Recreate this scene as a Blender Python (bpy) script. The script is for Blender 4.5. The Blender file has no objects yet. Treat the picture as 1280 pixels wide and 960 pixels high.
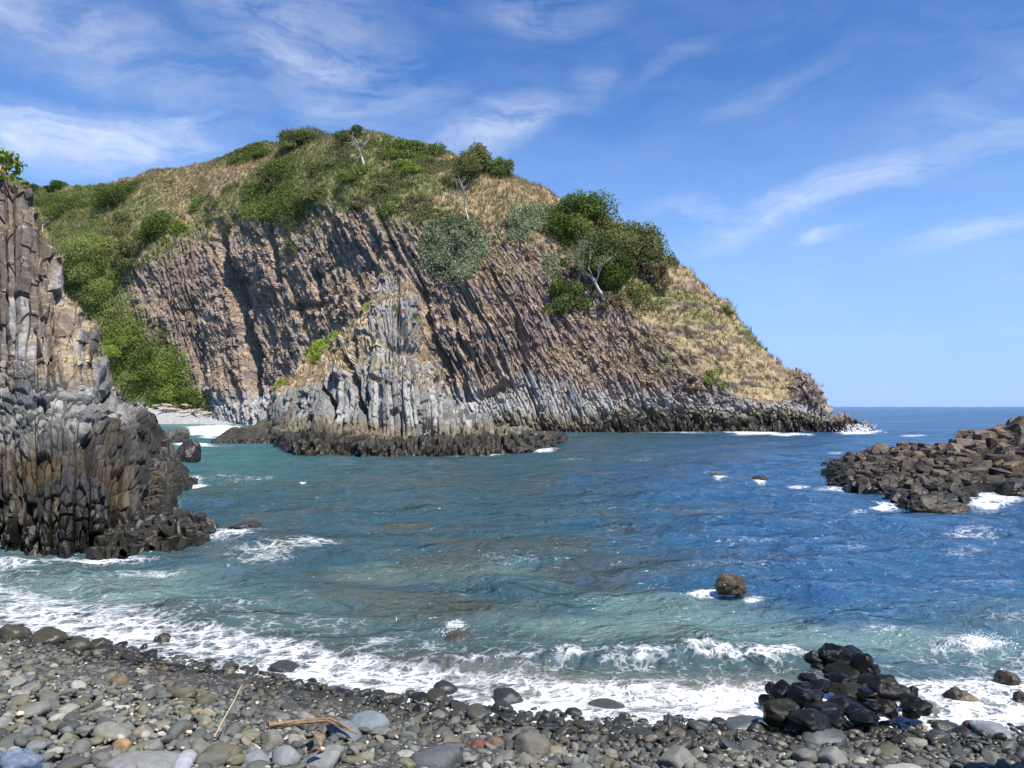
import bpy, bmesh, math, random
import numpy as np
from mathutils import Vector, Matrix
random.seed(7); RNG = np.random.default_rng(7)
SC = bpy.context.scene; COL = SC.collection
HC, F, CX, HY = 2.4, 960.0, 640.0, 508.0      # eye height, focal length, horizon of the view

# ------------------------------------------------------------------ noise
def _h(ix, iy, iz, s):
    n = (ix.astype(np.int64)*73856093) ^ (iy.astype(np.int64)*19349663) ^ (iz.astype(np.int64)*83492791) ^ (s*2654435761)
    n = (n & 0xffffffff).astype(np.uint64)
    n = ((n ^ (n >> np.uint64(15)))*np.uint64(2246822519)) & np.uint64(0xffffffff)
    n = ((n ^ (n >> np.uint64(13)))*np.uint64(3266489917)) & np.uint64(0xffffffff)
    n = n ^ (n >> np.uint64(16))
    return n.astype(np.float64)/4294967295.0
def vnoise(x, y, z, s=0):
    x = np.asarray(x, float); y = np.asarray(y, float)+0*x; z = np.asarray(z, float)+0*x
    fx, fy, fz = np.floor(x), np.floor(y), np.floor(z)
    tx, ty, tz = x-fx, y-fy, z-fz
    tx = tx*tx*(3-2*tx); ty = ty*ty*(3-2*ty); tz = tz*tz*(3-2*tz)
    r = 0
    for a in (0, 1):
        for b in (0, 1):
            for c in (0, 1):
                w = (tx if a else 1-tx)*(ty if b else 1-ty)*(tz if c else 1-tz)
                r = r + w*_h(fx+a, fy+b, fz+c, s)
    return r*2-1
def fbm(x, y, z, o=4, s=0, g=0.5):
    r, a, f, t = 0, 1.0, 1.0, 0
    for i in range(o):
        r = r + a*vnoise(x*f+i*17.3, y*f+i*5.1, z*f-i*9.7, s+i); t += a; a *= g; f *= 2.03
    return r/t
def worley(x, y, s=0, jit=1.0):
    fx, fy = np.floor(x), np.floor(y)
    f1 = np.full(x.shape, 9.0); f2 = f1.copy(); r1 = f1*0; r2 = f1*0; dx = f1*0; dy = f1*0
    zz = fx*0
    for a in (-1, 0, 1):
        for b in (-1, 0, 1):
            cx, cy = fx+a, fy+b
            px = cx+0.5+jit*(_h(cx, cy, zz, s)-0.5); py = cy+0.5+jit*(_h(cx, cy, zz, s+11)-0.5)
            ex, ey = x-px, y-py
            d = np.sqrt(ex*ex+ey*ey)
            near = d < f1
            f2 = np.where(near, f1, np.minimum(f2, d))
            h1, h2 = _h(cx, cy, zz, s+23), _h(cx, cy, zz, s+37)
            r1 = np.where(near, h1, r1); r2 = np.where(near, h2, r2)
            dx = np.where(near, ex, dx); dy = np.where(near, ey, dy)
            f1 = np.where(near, d, f1)
    return f1, f2, r1, r2, dx, dy
def cols(s, t, w, L, seed, jit=.8):
    u = s/w; f = np.floor(u); z0 = f*0
    f1 = np.full(u.shape, 9.0); f2 = f1.copy(); cid = z0.copy(); dx = z0.copy()
    for a in (-1, 0, 1):
        c = f+a; e = u-(c+.5+jit*(_h(c, z0, z0, seed)-.5)); d = np.abs(e); near = d < f1
        f2 = np.where(near, f1, np.minimum(f2, d)); cid = np.where(near, c, cid); dx = np.where(near, e, dx); f1 = np.where(near, d, f1)
    tt = t/L+13.7*_h(cid, z0, z0, seed+5); tt = tt+.3*np.sin(tt*2.9+6*_h(cid, z0, z0, seed+6)); k = np.floor(tt); q = tt-k
    return f1, f2, _h(cid, k, z0, seed+7), _h(cid, k, z0, seed+8), dx, np.minimum(q, 1-q)*L, _h(cid, z0, z0, seed+9)
def sst(a, b, x):
    t = np.clip((x-a)/(b-a), 0, 1); return t*t*(3-2*t)
def mix3(a, b, t):
    return a*(1-t[..., None])+np.asarray(b, float)*t[..., None]

# ------------------------------------------------------------------ mesh helpers
def mesh_np(name, V, Fc, mats, smooth=True, col=None, midx=None):
    """V (n,3); Fc (m,k) with one k, or a list of such arrays"""
    me = bpy.data.meshes.new(name)
    V = np.asarray(V, np.float32)
    if not isinstance(Fc, list): Fc = [Fc]
    Fc = [np.asarray(f, np.int32) for f in Fc if len(f)]
    loops = np.concatenate([f.ravel() for f in Fc])
    tot = np.concatenate([np.full(len(f), f.shape[1], np.int32) for f in Fc])
    st = np.concatenate([[0], np.cumsum(tot)[:-1]]).astype(np.int32)
    me.vertices.add(len(V)); me.vertices.foreach_set('co', V.ravel())
    me.loops.add(len(loops)); me.loops.foreach_set('vertex_index', loops)
    me.polygons.add(len(tot)); me.polygons.foreach_set('loop_start', st)
    me.polygons.foreach_set('use_smooth', np.full(len(tot), bool(smooth)))
    if midx is not None: me.polygons.foreach_set('material_index', np.asarray(midx, np.int32))
    me.update(calc_edges=True); me.validate()
    if col is not None:
        for nm, c in (col if isinstance(col, dict) else {'Col': col}).items():
            c = np.asarray(c, np.float32)
            if c.shape[1] == 3: c = np.concatenate([c, np.ones((len(c), 1), np.float32)], 1)
            at = me.attributes.new(nm, 'FLOAT_COLOR', 'POINT'); at.data.foreach_set('color', c.ravel())
    for m in (mats if isinstance(mats, (list, tuple)) else [mats]): me.materials.append(m)
    return me
def put(name, me, parent=None, loc=None):
    o = bpy.data.objects.new(name, me); COL.objects.link(o)
    if parent is not None: o.parent = parent
    if loc is not None: o.location = loc
    return o
def tag(o, label=None, cat=None, group=None, kind=None):
    if label: o['label'] = label
    if cat: o['category'] = cat
    if group: o['group'] = group
    if kind: o['kind'] = kind
    return o
def empty(name, loc):
    o = bpy.data.objects.new(name, None); COL.objects.link(o); o.location = loc; o.empty_display_size = 0.1
    return o
def grid_faces(nu, nv):
    i = np.arange((nu-1)*(nv-1)); a = i//(nv-1); b = i % (nv-1); k = a*nv+b
    return np.stack([k, k+nv, k+nv+1, k+1], 1)
def W(px, Y, z): return np.array([(px-CX)/F*Y, Y, z], float)
def zat(py, Y): return HC-(py-HY)/F*Y
def ico(sub):
    bm = bmesh.new(); bmesh.ops.create_icosphere(bm, subdivisions=sub, radius=1.0)
    V = np.array([v.co[:] for v in bm.verts]); Fc = np.array([[v.index for v in f.verts] for f in bm.faces]); bm.free()
    return V, Fc
ICO = {k: ico(k) for k in (1, 2, 3, 4, 5)}

# ------------------------------------------------------------------ materials
def nmat(name):
    m = bpy.data.materials.new(name); m.use_nodes = True
    nt = m.node_tree; nt.nodes.clear()
    def N(t, **k):
        n = nt.nodes.new(t)
        for a, v in k.items():
            if a in ('ins',):
                for q, w in v.items():
                    if isinstance(w, bpy.types.NodeSocket): nt.links.new(w, n.inputs[q])
                    else: n.inputs[q].default_value = w
            else: setattr(n, a, v)
        return n
    out = N('ShaderNodeOutputMaterial')
    return m, nt, N, out
def ramp(N, fac, stops):
    r = N('ShaderNodeValToRGB', ins={'Fac': fac}); e = r.color_ramp.elements
    while len(e) < len(stops): e.new(0.5)
    for q, (p, c) in zip(e, stops):
        q.position = p; q.color = (c, c, c, 1) if isinstance(c, (int, float)) else (*c, 1)
    return r.outputs['Color']
def math_(N, op, a, b=None, clamp=False):
    n = N('ShaderNodeMath', operation=op, use_clamp=clamp, ins={0: a})
    if b is not None:
        if isinstance(b, bpy.types.NodeSocket): n.id_data.links.new(b, n.inputs[1])
        else: n.inputs[1].default_value = b
    return n.outputs[0]
def mixc(N, f, a, b, bt='MIX'):
    n = N('ShaderNodeMix', data_type='RGBA', blend_type=bt)
    for s, v in ((n.inputs[0], f), (n.inputs[6], a), (n.inputs[7], b)):
        if isinstance(v, bpy.types.NodeSocket): n.id_data.links.new(v, s)
        else: s.default_value = v if isinstance(v, (int, float)) else (*v, 1)
    return n.outputs[2]

def rock_mat(name, scale, stretch=(1, 1, .25), bump=0.08, rough=0.85, wetz=None, k=0.35):
    """vertex albedo 'Col' (alpha = wetness) broken up by fine streaks along the columns"""
    m, nt, N, out = nmat(name)
    at = N('ShaderNodeAttribute', attribute_name='Col')
    geo = N('ShaderNodeNewGeometry')
    mp = N('ShaderNodeMapping', ins={'Vector': geo.outputs['Position'], 'Scale': tuple(scale*s for s in stretch), 'Rotation': (0, -k, 0)})
    n1 = N('ShaderNodeTexNoise', ins={'Vector': mp.outputs[0], 'Scale': 1.0, 'Detail': 6.0, 'Roughness': 0.65})
    mp2 = N('ShaderNodeMapping', ins={'Vector': geo.outputs['Position'], 'Scale': (scale*2.3,)*3})
    n2 = N('ShaderNodeTexNoise', ins={'Vector': mp2.outputs[0], 'Scale': 1.0, 'Detail': 5.0, 'Roughness': 0.7})
    v = N('ShaderNodeTexVoronoi', feature='DISTANCE_TO_EDGE', ins={'Vector': mp.outputs[0], 'Scale': 0.8})
    f = ramp(N, n1.outputs['Fac'], [(0.25, 0.5), (0.5, 1.0), (0.75, 1.5)])
    g = ramp(N, n2.outputs['Fac'], [(0.3, 0.7), (0.7, 1.25)])
    c = mixc(N, 1.0, at.outputs['Color'], f, 'MULTIPLY'); c = mixc(N, 1.0, c, g, 'MULTIPLY')
    h = math_(N, 'ADD', n1.outputs['Fac'], math_(N, 'MULTIPLY', n2.outputs['Fac'], 0.6))
    h = math_(N, 'ADD', h, math_(N, 'MULTIPLY', math_(N, 'MINIMUM', v.outputs['Distance'], 0.12), 2.5))
    b = N('ShaderNodeBump', ins={'Height': h, 'Strength': 0.6, 'Distance': bump})
    ro = math_(N, 'SUBTRACT', rough, math_(N, 'MULTIPLY', at.outputs['Alpha'], rough-0.28))
    p = N('ShaderNodeBsdfPrincipled', ins={'Base Color': c, 'Roughness': ro, 'Normal': b.outputs[0]})
    p.inputs['Specular IOR Level'].default_value = 0.35
    nt.links.new(p.outputs[0], out.inputs['Surface'])
    return m
def leaf_mat(name, transl=0.35):
    m, nt, N, out = nmat(name)
    at = N('ShaderNodeAttribute', attribute_name='Col')
    p = N('ShaderNodeBsdfPrincipled', ins={'Base Color': at.outputs['Color'], 'Roughness': 0.6})
    p.inputs['Specular IOR Level'].default_value = 0.25
    t = N('ShaderNodeBsdfTranslucent', ins={'Color': at.outputs['Color']})
    mx = N('ShaderNodeMixShader', ins={'Fac': transl, 1: p.outputs[0], 2: t.outputs[0]})
    nt.links.new(mx.outputs[0], out.inputs['Surface'])
    return m
def plain_mat(name, c1, c2, scale=8, rough=0.8, bump=0.01, stretch=(1, 1, 1), spec=0.4):
    m, nt, N, out = nmat(name)
    tc = N('ShaderNodeTexCoord')
    mp = N('ShaderNodeMapping', ins={'Vector': tc.outputs['Object'], 'Scale': tuple(scale*s for s in stretch)})
    n1 = N('ShaderNodeTexNoise', ins={'Vector': mp.outputs[0], 'Scale': 1.0, 'Detail': 6.0, 'Roughness': 0.65})
    c = mixc(N, ramp(N, n1.outputs['Fac'], [(0.3, 0.0), (0.7, 1.0)]), c1, c2)
    b = N('ShaderNodeBump', ins={'Height': n1.outputs['Fac'], 'Strength': 0.8, 'Distance': bump})
    p = N('ShaderNodeBsdfPrincipled', ins={'Base Color': c, 'Roughness': rough, 'Normal': b.outputs[0]})
    p.inputs['Specular IOR Level'].default_value = spec
    nt.links.new(p.outputs[0], out.inputs['Surface'])
    return m
def pebble_mat(name, attr):
    """stone colour from the stone's own colour; alpha = wet film on it"""
    m, nt, N, out = nmat(name)
    if attr:
        at = N('ShaderNodeAttribute', attribute_name='Col'); c0, al = at.outputs['Color'], at.outputs['Alpha']
    else:
        at = N('ShaderNodeObjectInfo'); c0, al = at.outputs['Color'], at.outputs['Alpha']
    geo = N('ShaderNodeNewGeometry')
    n1 = N('ShaderNodeTexNoise', ins={'Vector': geo.outputs['Position'], 'Scale': 22.0, 'Detail': 6.0, 'Roughness': 0.65})
    n2 = N('ShaderNodeTexNoise', ins={'Vector': geo.outputs['Position'], 'Scale': 160.0, 'Detail': 3.0, 'Roughness': 0.7})
    f = ramp(N, n1.outputs['Fac'], [(0.25, 0.72), (0.55, 1.0), (0.78, 1.3)])
    g = ramp(N, n2.outputs['Fac'], [(0.3, 0.8), (0.7, 1.2)])
    c = mixc(N, 1.0, mixc(N, 1.0, c0, f, 'MULTIPLY'), g, 'MULTIPLY')
    h = math_(N, 'ADD', n1.outputs['Fac'], math_(N, 'MULTIPLY', n2.outputs['Fac'], 0.25))
    b = N('ShaderNodeBump', ins={'Height': h, 'Strength': 0.5, 'Distance': 0.02})
    ro = math_(N, 'SUBTRACT', 0.72, math_(N, 'MULTIPLY', al, 0.55))
    p = N('ShaderNodeBsdfPrincipled', ins={'Base Color': c, 'Roughness': ro, 'Normal': b.outputs[0]})
    nt.links.new(p.outputs[0], out.inputs['Surface'])
    return m

M_HEAD = rock_mat('headland_rock', 1.5, (1, 1, .22), 0.22, k=0.35)
M_CRAG = rock_mat('crag_rock', 2.2, (1, 1, .22), 0.14, k=0.1)
M_STACK = rock_mat('stack_rock', 3.6, (1, 1, .3), 0.07, k=0.06)
M_BLOCK = rock_mat('block_rock', 3.5, (1, 1, 1), 0.06, rough=0.75)
M_LEAF = leaf_mat('leaves'); M_GRASS = leaf_mat('grass_blades', 0.3)
M_PALE = plain_mat('pale_bark', (.42, .38, .32), (.62, .58, .52), 6)
M_BARK = plain_mat('brown_bark', (.10, .075, .05), (.2, .15, .1), 6)
M_DRIFT = plain_mat('driftwood', (.30, .225, .185), (.5, .41, .35), 3)
M_WET = pebble_mat('wet_black_stone', False); [setattr(n.inputs['Specular IOR Level'], 'default_value', .2) for n in M_WET.node_tree.nodes if n.type == 'BSDF_PRINCIPLED']; M_PEB = pebble_mat('cobble_stone', False); M_PEBA = pebble_mat('pebble_stone', True)

# ------------------------------------------------------------------ a coast surface from landmark profiles
def surf(knots, rows_n, upx, su=3, sv=3):
    """knots: list of (px, [(Y, z), ...]); rows_n: samples between successive rows. Returns px, Y, z grids and row parameter."""
    kp = np.array([k[0] for k in knots], float)
    A = np.array([[c for c in k[1]] for k in knots], float)          # (K, R, 2)
    R = A.shape[1]
    G = np.stack([[np.interp(upx, kp, A[:, r, c]) for r in range(R)] for c in range(2)])   # 2,R,U
    vs = np.concatenate([np.linspace(r, r+1, n, endpoint=False) for r, n in enumerate(rows_n)]+[[R-1]])
    i = np.minimum(vs.astype(int), R-2); t = vs-i
    P = G[:, i, :]*(1-t)[None, :, None]+G[:, i+1, :]*t[None, :, None]     # 2,V,U
    def sm(P, ax, n):
        if n < 1: return P
        ker = np.hanning(2*n+3)[1:-1]; ker /= ker.sum()
        return np.apply_along_axis(lambda a: np.convolve(np.pad(a, n, mode='reflect', reflect_type='odd'), ker, 'valid'), ax, P)
    P = sm(sm(P, 2, su), 1, sv)
    Y, z = P[0].T, P[1].T                                             # U,V
    px = np.repeat(upx[:, None], Y.shape[1], 1)
    return px, Y, z, np.repeat(vs[None, :], len(upx), 0)
def normals(P):
    du = np.gradient(P, axis=0); dv = np.gradient(P, axis=1)
    n = np.cross(du, dv); n /= np.linalg.norm(n, axis=2, keepdims=True)+1e-9
    return n
def seg_d(px, py, a, b):
    ax, ay = a; bx, by = b; dx, dy = bx-ax, by-ay
    t = np.clip(((px-ax)*dx+(py-ay)*dy)/(dx*dx+dy*dy), 0, 1)
    return np.hypot(px-ax-t*dx, py-ay-t*dy), t

def Yz(pairs): return pairs
SUN_EL, SUN_AZ = 58.0, 139.0

# ================================================================== HEADLAND
def build_headland():
    # px, base Y, base z, (cliff-top py, Y), (ridge py, Y)
    T = [(-500, 120, 3, 400, 125, 300, 160), (-200, 118, 3, 385, 124, 245, 165), (0, 116, 3, 400, 122, 237, 160), (60, 115, 3, 390, 123, 231, 158),
         (130, 114, 2.2, 330, 124, 222, 152), (200, 113, 1.6, 310, 121, 214, 145), (250, 111, 1.0, 274, 124, 208, 140), (270, 108, .3, 266, 120, 205, 138),
         (300, 104, -.6, 260, 116, 196, 134), (340, 100, -.6, 264, 110, 178, 130), (400, 93, -.3, 248, 104, 163, 124), (440, 88, 0, 248, 100, 159, 120),
         (500, 80, 0, 268, 95, 174, 116), (560, 74, 0, 282, 91, 190, 112), (600, 72, 0, 275, 89, 203, 109), (640, 72, 0, 270, 88, 222, 105),
         (680, 72, 0, 300, 87, 243, 102), (720, 72, 0, 330, 86, 260, 100), (760, 72, 0, 370, 84, 278, 97), (800, 72, 0, 400, 82, 297, 95),
         (835, 72, 0, 420, 81, 318, 92), (870, 72, 0, 445, 79.5, 350, 89), (900, 72, 0, 465, 78.5, 378, 87), (930, 72, 0, 480, 77.5, 408, 84.5),
         (960, 72, 0, 492, 76.5, 438, 82), (985, 71.5, 0, 500, 75.5, 461, 79.5), (1010, 71.5, 0, 508, 74.5, 476, 77), (1026, 71.5, 0, 516, 73.8, 496, 76),
         (1038, 71.6, 0, 526, 73, 521, 75), (1052, 71.8, 0, 530, 73, 526, 74.5), (1072, 72, 0, 531, 73, 528, 74.2), (1084, 72.2, -.1, 538, 73, 537, 74), (1094, 72.5, -1.5, 545, 73, 546, 74)]
    K = []
    for px, bY, bz, cy, cY, ry, rY in T:
        zc, zr = zat(cy, cY), zat(ry, rY)
        rows = [(bY-1.2, bz-2.5 if bz < 1 else bz-1), (bY, bz), (bY+(cY-bY)*.1+.6, bz+(zc-bz)*.09), (bY+(cY-bY)*.55, bz+(zc-bz)*.52), (cY, zc), ((cY+rY)/2-1, zc+(zr-zc)*.54), (rY, zr),
                (rY+8, zr*.93), (rY+45, zr*.4-1), (rY+75, -3)]
        K.append((px, rows))
    upx = np.concatenate([np.linspace(-500, 60, 120, endpoint=False), np.linspace(60, 1094, 1180)])
    px, Y, z, v = surf(K, [4, 30, 130, 130, 90, 80, 14, 16, 8], upx, su=14, sv=9)
    X = (px-CX)/F*Y
    P = np.stack([X, Y, z], 2); py = HY+(HC-z)/Y*F
    n = normals(P); n *= np.sign(np.sum(n*np.stack([-X, -Y, HC-z], 2), 2).mean())
    # --- regions (on the land itself)
    cl = np.interp(px, [-500, 60, 120, 165, 185, 215, 265, 275, 300], [700, 700, 300, 390, 430, 470, 500, 508, 520])   # below this line left of the cliff = green gully
    left = sst(-25, 25, np.interp(py, [200, 290, 340, 400, 450, 500], [128, 118, 150, 172, 212, 258])-px+18*fbm(px/30, py/30, 0, 3, 5))  # 1 in gully
    grassy = sst(3.72, 4.15, v+.5*fbm(X/5, Y/5, z/5, 4, 9)+.25*fbm(X/1.2, z/1.2, Y/1.2, 3, 12))*(1-.0*left)
    right = sst(780, 850, px)
    grassy = np.maximum(grassy, right*sst(2.75, 3.6, v+1.0*fbm(X/3, Y/3, z/1.2, 4, 19)-.35)*sst(1000, 960, px+14*fbm(X, Y, z, 3, 20))); grassy = grassy*sst(1012, 975, px+16*fbm(X, Y, z, 3, 20))
    veg = np.clip(np.maximum(left, 0), 0, 1)
    rockw = (1-np.maximum(grassy, veg))
    # --- large shape
    D = 2.4*fbm(X/16, z/11, Y/16, 3, 1)*np.interp(px, [820, 950], [1, .2])-np.interp(px, [850, 930, 985, 1020], [0, .25, .75, .3])*sst(2, 5, v)+0.9*fbm(X/5, z/5, Y/5, 3, 2)*(.35+.65*rockw)
    fr = sst(0.1, 1.2, v)*sst(7.0, 6.0, v)
    # a deep cleft with its dark left-facing wall, and overhangs
    for a, b, w, dep in (((272, 280), (322, 500), 11, 3.6), ((300, 330), (312, 480), 6, 1.8), ((212, 320), (190, 380), 8, 1.0), ((390, 330), (400, 400), 7, 1.6), ((360, 385), (420, 375), 7, 1.4), ((335, 270), (352, 360), 6, 1.4),
                         ((516, 345), (560, 470), 7, 1.6), ((590, 497), (635, 478), 7, 3.2), ((560, 375), (585, 455), 5, 1.3), ((640, 400), (665, 455), 6, 1.2), ((600, 440), (625, 470), 5, 1.2), ((470, 255), (500, 330), 5, .8), ((755, 480), (770, 505), 6, 1.0), ((820, 505), (850, 520), 5, 0.9)):
        wob = 6*fbm(px/25, py/25, 0, 3, 77)
        d, t = seg_d(px+wob, py+wob, a, b)
        D = D-.75*dep*sst(w, w*.25, d)*np.minimum(1, 8*t+.15)*np.minimum(1, 8*(1-t)+.15)*(v < 5)
    # --- basalt columns, leaning to the upper left
    kk = np.interp(px, [200, 350, 560, 700, 850, 1000], [.26, .38, .40, .42, .34, -.1])
    wx = .35*fbm(X/2.5, z/4, Y/4, 3, 31); wz = 1.2*fbm(X/3, z/3, Y/3, 3, 33)
    s = .45*X+.55*(px-CX)/F*84+kk*z+wx+.08*Y; t = z+.55*Y+wz
    ca = np.interp(px, [330, 420, 640, 800, 920], [.8, .95, .85, .5, .22])
    f1, f2, r1, r2, dx, ed, rc = cols(s, t, 1.2, 7.0, 41)
    D = D+ca*rockw*fr*((r1-.5)*.8+(rc-.5)*.5-.36*np.abs(dx)+.25*dx*(r2-.5)*2)
    g1, g2, q1, q2, ex, eg, qc = cols(s+.15*wx, t+1.5*r1, .40, 2.1, 43)
    D = D+ca*rockw*fr*((q1-.5)*.52+(qc-.5)*.18-.26*np.abs(ex)-.28*sst(.09, .0, g2-g1)-.22*sst(.10, 0, eg))
    h1, h2, p1, p2, hx, hy = worley(s/.36, t/1.0, 47)
    D = D+rockw*fr*((p1-.5)*.44)
    rb = sst(680, 840, px)*rockw*fr; k1, k2, j1, j2, jx, jy = worley((s+.25*t+.5*wx)/.95, (t-.3*X)/1.5, 57); D = D+rb*((j1-.5)*.75+.14*np.minimum(k2-k1, .25)/.25+.3*jx*(j2-.5)*2); k1, k2, j1, j2, jx, jy = worley((s-.2*t)/.45, t/.6, 59); D = D+rb*((j1-.5)*.32)
    w1_, w2_, o1, o2, ox, oy = worley(X/2.6, t/2.4, 48)
    D = D+rockw*fr*(o1-.5)*.7*sst(-.1, .3, fbm(X/7, z/7, Y/7, 2, 49))
    D = D+(1-rockw)*fr*(.35*fbm(X/1.3, Y/1.3, z/1.3, 3, 51)+.9*right*np.maximum(0, fbm(X/2.2, Y/2.2, z/1.2, 3, 53))*(1-veg))
    # tide bench lumps
    foot = sst(2.2, 1.0, z)*(v < 3)*(Y < 95)
    D = D+foot*.5*fbm(X/.8, Y/.8, z/.8, 3, 55)
    P2 = P+n*D[..., None]
    P2[..., 2] = np.where((v < .2), P[..., 2], P2[..., 2])
    n2 = normals(P2); n2 *= np.sign((n2*n).sum(2).mean())
    # --- albedo
    na = fbm(X/6, z/6, Y/6, 4, 61); nb = fbm(X/1.6, z/2.2, Y/1.6, 4, 63); nc = fbm(s/.7, t/6, 0*s, 3, 65)
    c = np.zeros(P.shape)+np.array([.235, .178, .145])
    c = mix3(c, (.135, .104, .098), np.clip(sst(.0, .75, r1*.6+q1*.5+.5*nc-.1)*.8, 0, 1))
    c = mix3(c, (.285, .217, .165), sst(-.1, .45, nb+.5*na)*.75)
    c = mix3(c, (.27, .25, .225), sst(.55, .95, q2+.4*nb)*.55)
    zz = z+1.6*na+1.3*nb+np.interp(px, [300, 640, 760, 1040], [0, -1, .5, 1.5])
    pale = sst(5.6, 2.4, zz)*(v < 4.2)*(1-left)
    c = mix3(c, (.34, .335, .32), pale*(.55+.45*sst(.3, .8, q1)))
    c = mix3(c, (.19, .2, .21), pale*sst(.55, .8, r2)*.6)
    ledge = sst(.5, .8, n2[..., 2]+.3*nb)*sst(3.0, 5.5, z)*rockw*fr
    c = mix3(c, (.36, .275, .18), np.clip(ledge*1.0, 0, 1))
    # dry grass, greener in patches
    gc = np.zeros(P.shape)+np.array([.32, .245, .135])
    gr = sst(-.1, .5, fbm(X/7, Y/7, z/7, 4, 71)+np.interp(px, [0, 200, 330, 480, 600, 700, 850, 940], [.3, .1, .5, .5, -.1, -.25, -.1, .08]))
    gc = mix3(gc, (.15, .165, .05), gr*.9)
    gc = mix3(gc, (.25, .165, .115), sst(.15, .55, fbm(X/2, Y/2, z/2, 4, 73)-.15*gr))
    steep = sst(.5, .28, n2[..., 2]+.3*nb)*right
    gc = mix3(gc, (.17, .13, .105), steep*.8)
    c = c*(1-grassy[..., None])+gc*grassy[..., None]
    vc = mix3(np.zeros(P.shape)+np.array([.09, .115, .03]), (.27, .23, .10), sst(-.15, .4, fbm(X/4, Y/4, z/4, 4, 75)))
    c = c*(1-veg[..., None])+vc*veg[..., None]
    # tide marks
    tz = z+.35*nb+.25*na
    c = mix3(c, (.15, .125, .075), sst(2.1, 1.4, tz)*(Y < 98)*(v < 4)*.85)
    c = mix3(c, (.042, .037, .028), sst(1.15, .65, tz)*(Y < 98)*(v < 4))
    wet = sst(.9, .2, tz)*(Y < 98)
    o = put('headland', mesh_np('headland', P2.reshape(-1, 3), grid_faces(*px.shape), M_HEAD, smooth=False, col=np.concatenate([c, wet[..., None]], 2).reshape(-1, 4)))
    tag(o, 'columnar basalt headland with grassy top behind the cove', kind='structure')
    return dict(px=px, v=v, P=P2, n=n2, grassy=grassy, left=left, ledge=ledge, right=right, upx=upx)
HEAD = build_headland()
def hit(S, px, py):
    """the point of a coast surface seen at a place"""
    i = int(np.argmin(abs(S['upx']-px))); P = S['P'][i]; yy = HY+(HC-P[:, 2])/P[:, 1]*F
    ok = np.where(yy <= py)[0]; ok = ok[ok > 3]
    j = int(ok[0]) if len(ok) else int(np.argmin(yy))
    return P[j].copy(), S['n'][i, j].copy()

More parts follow.
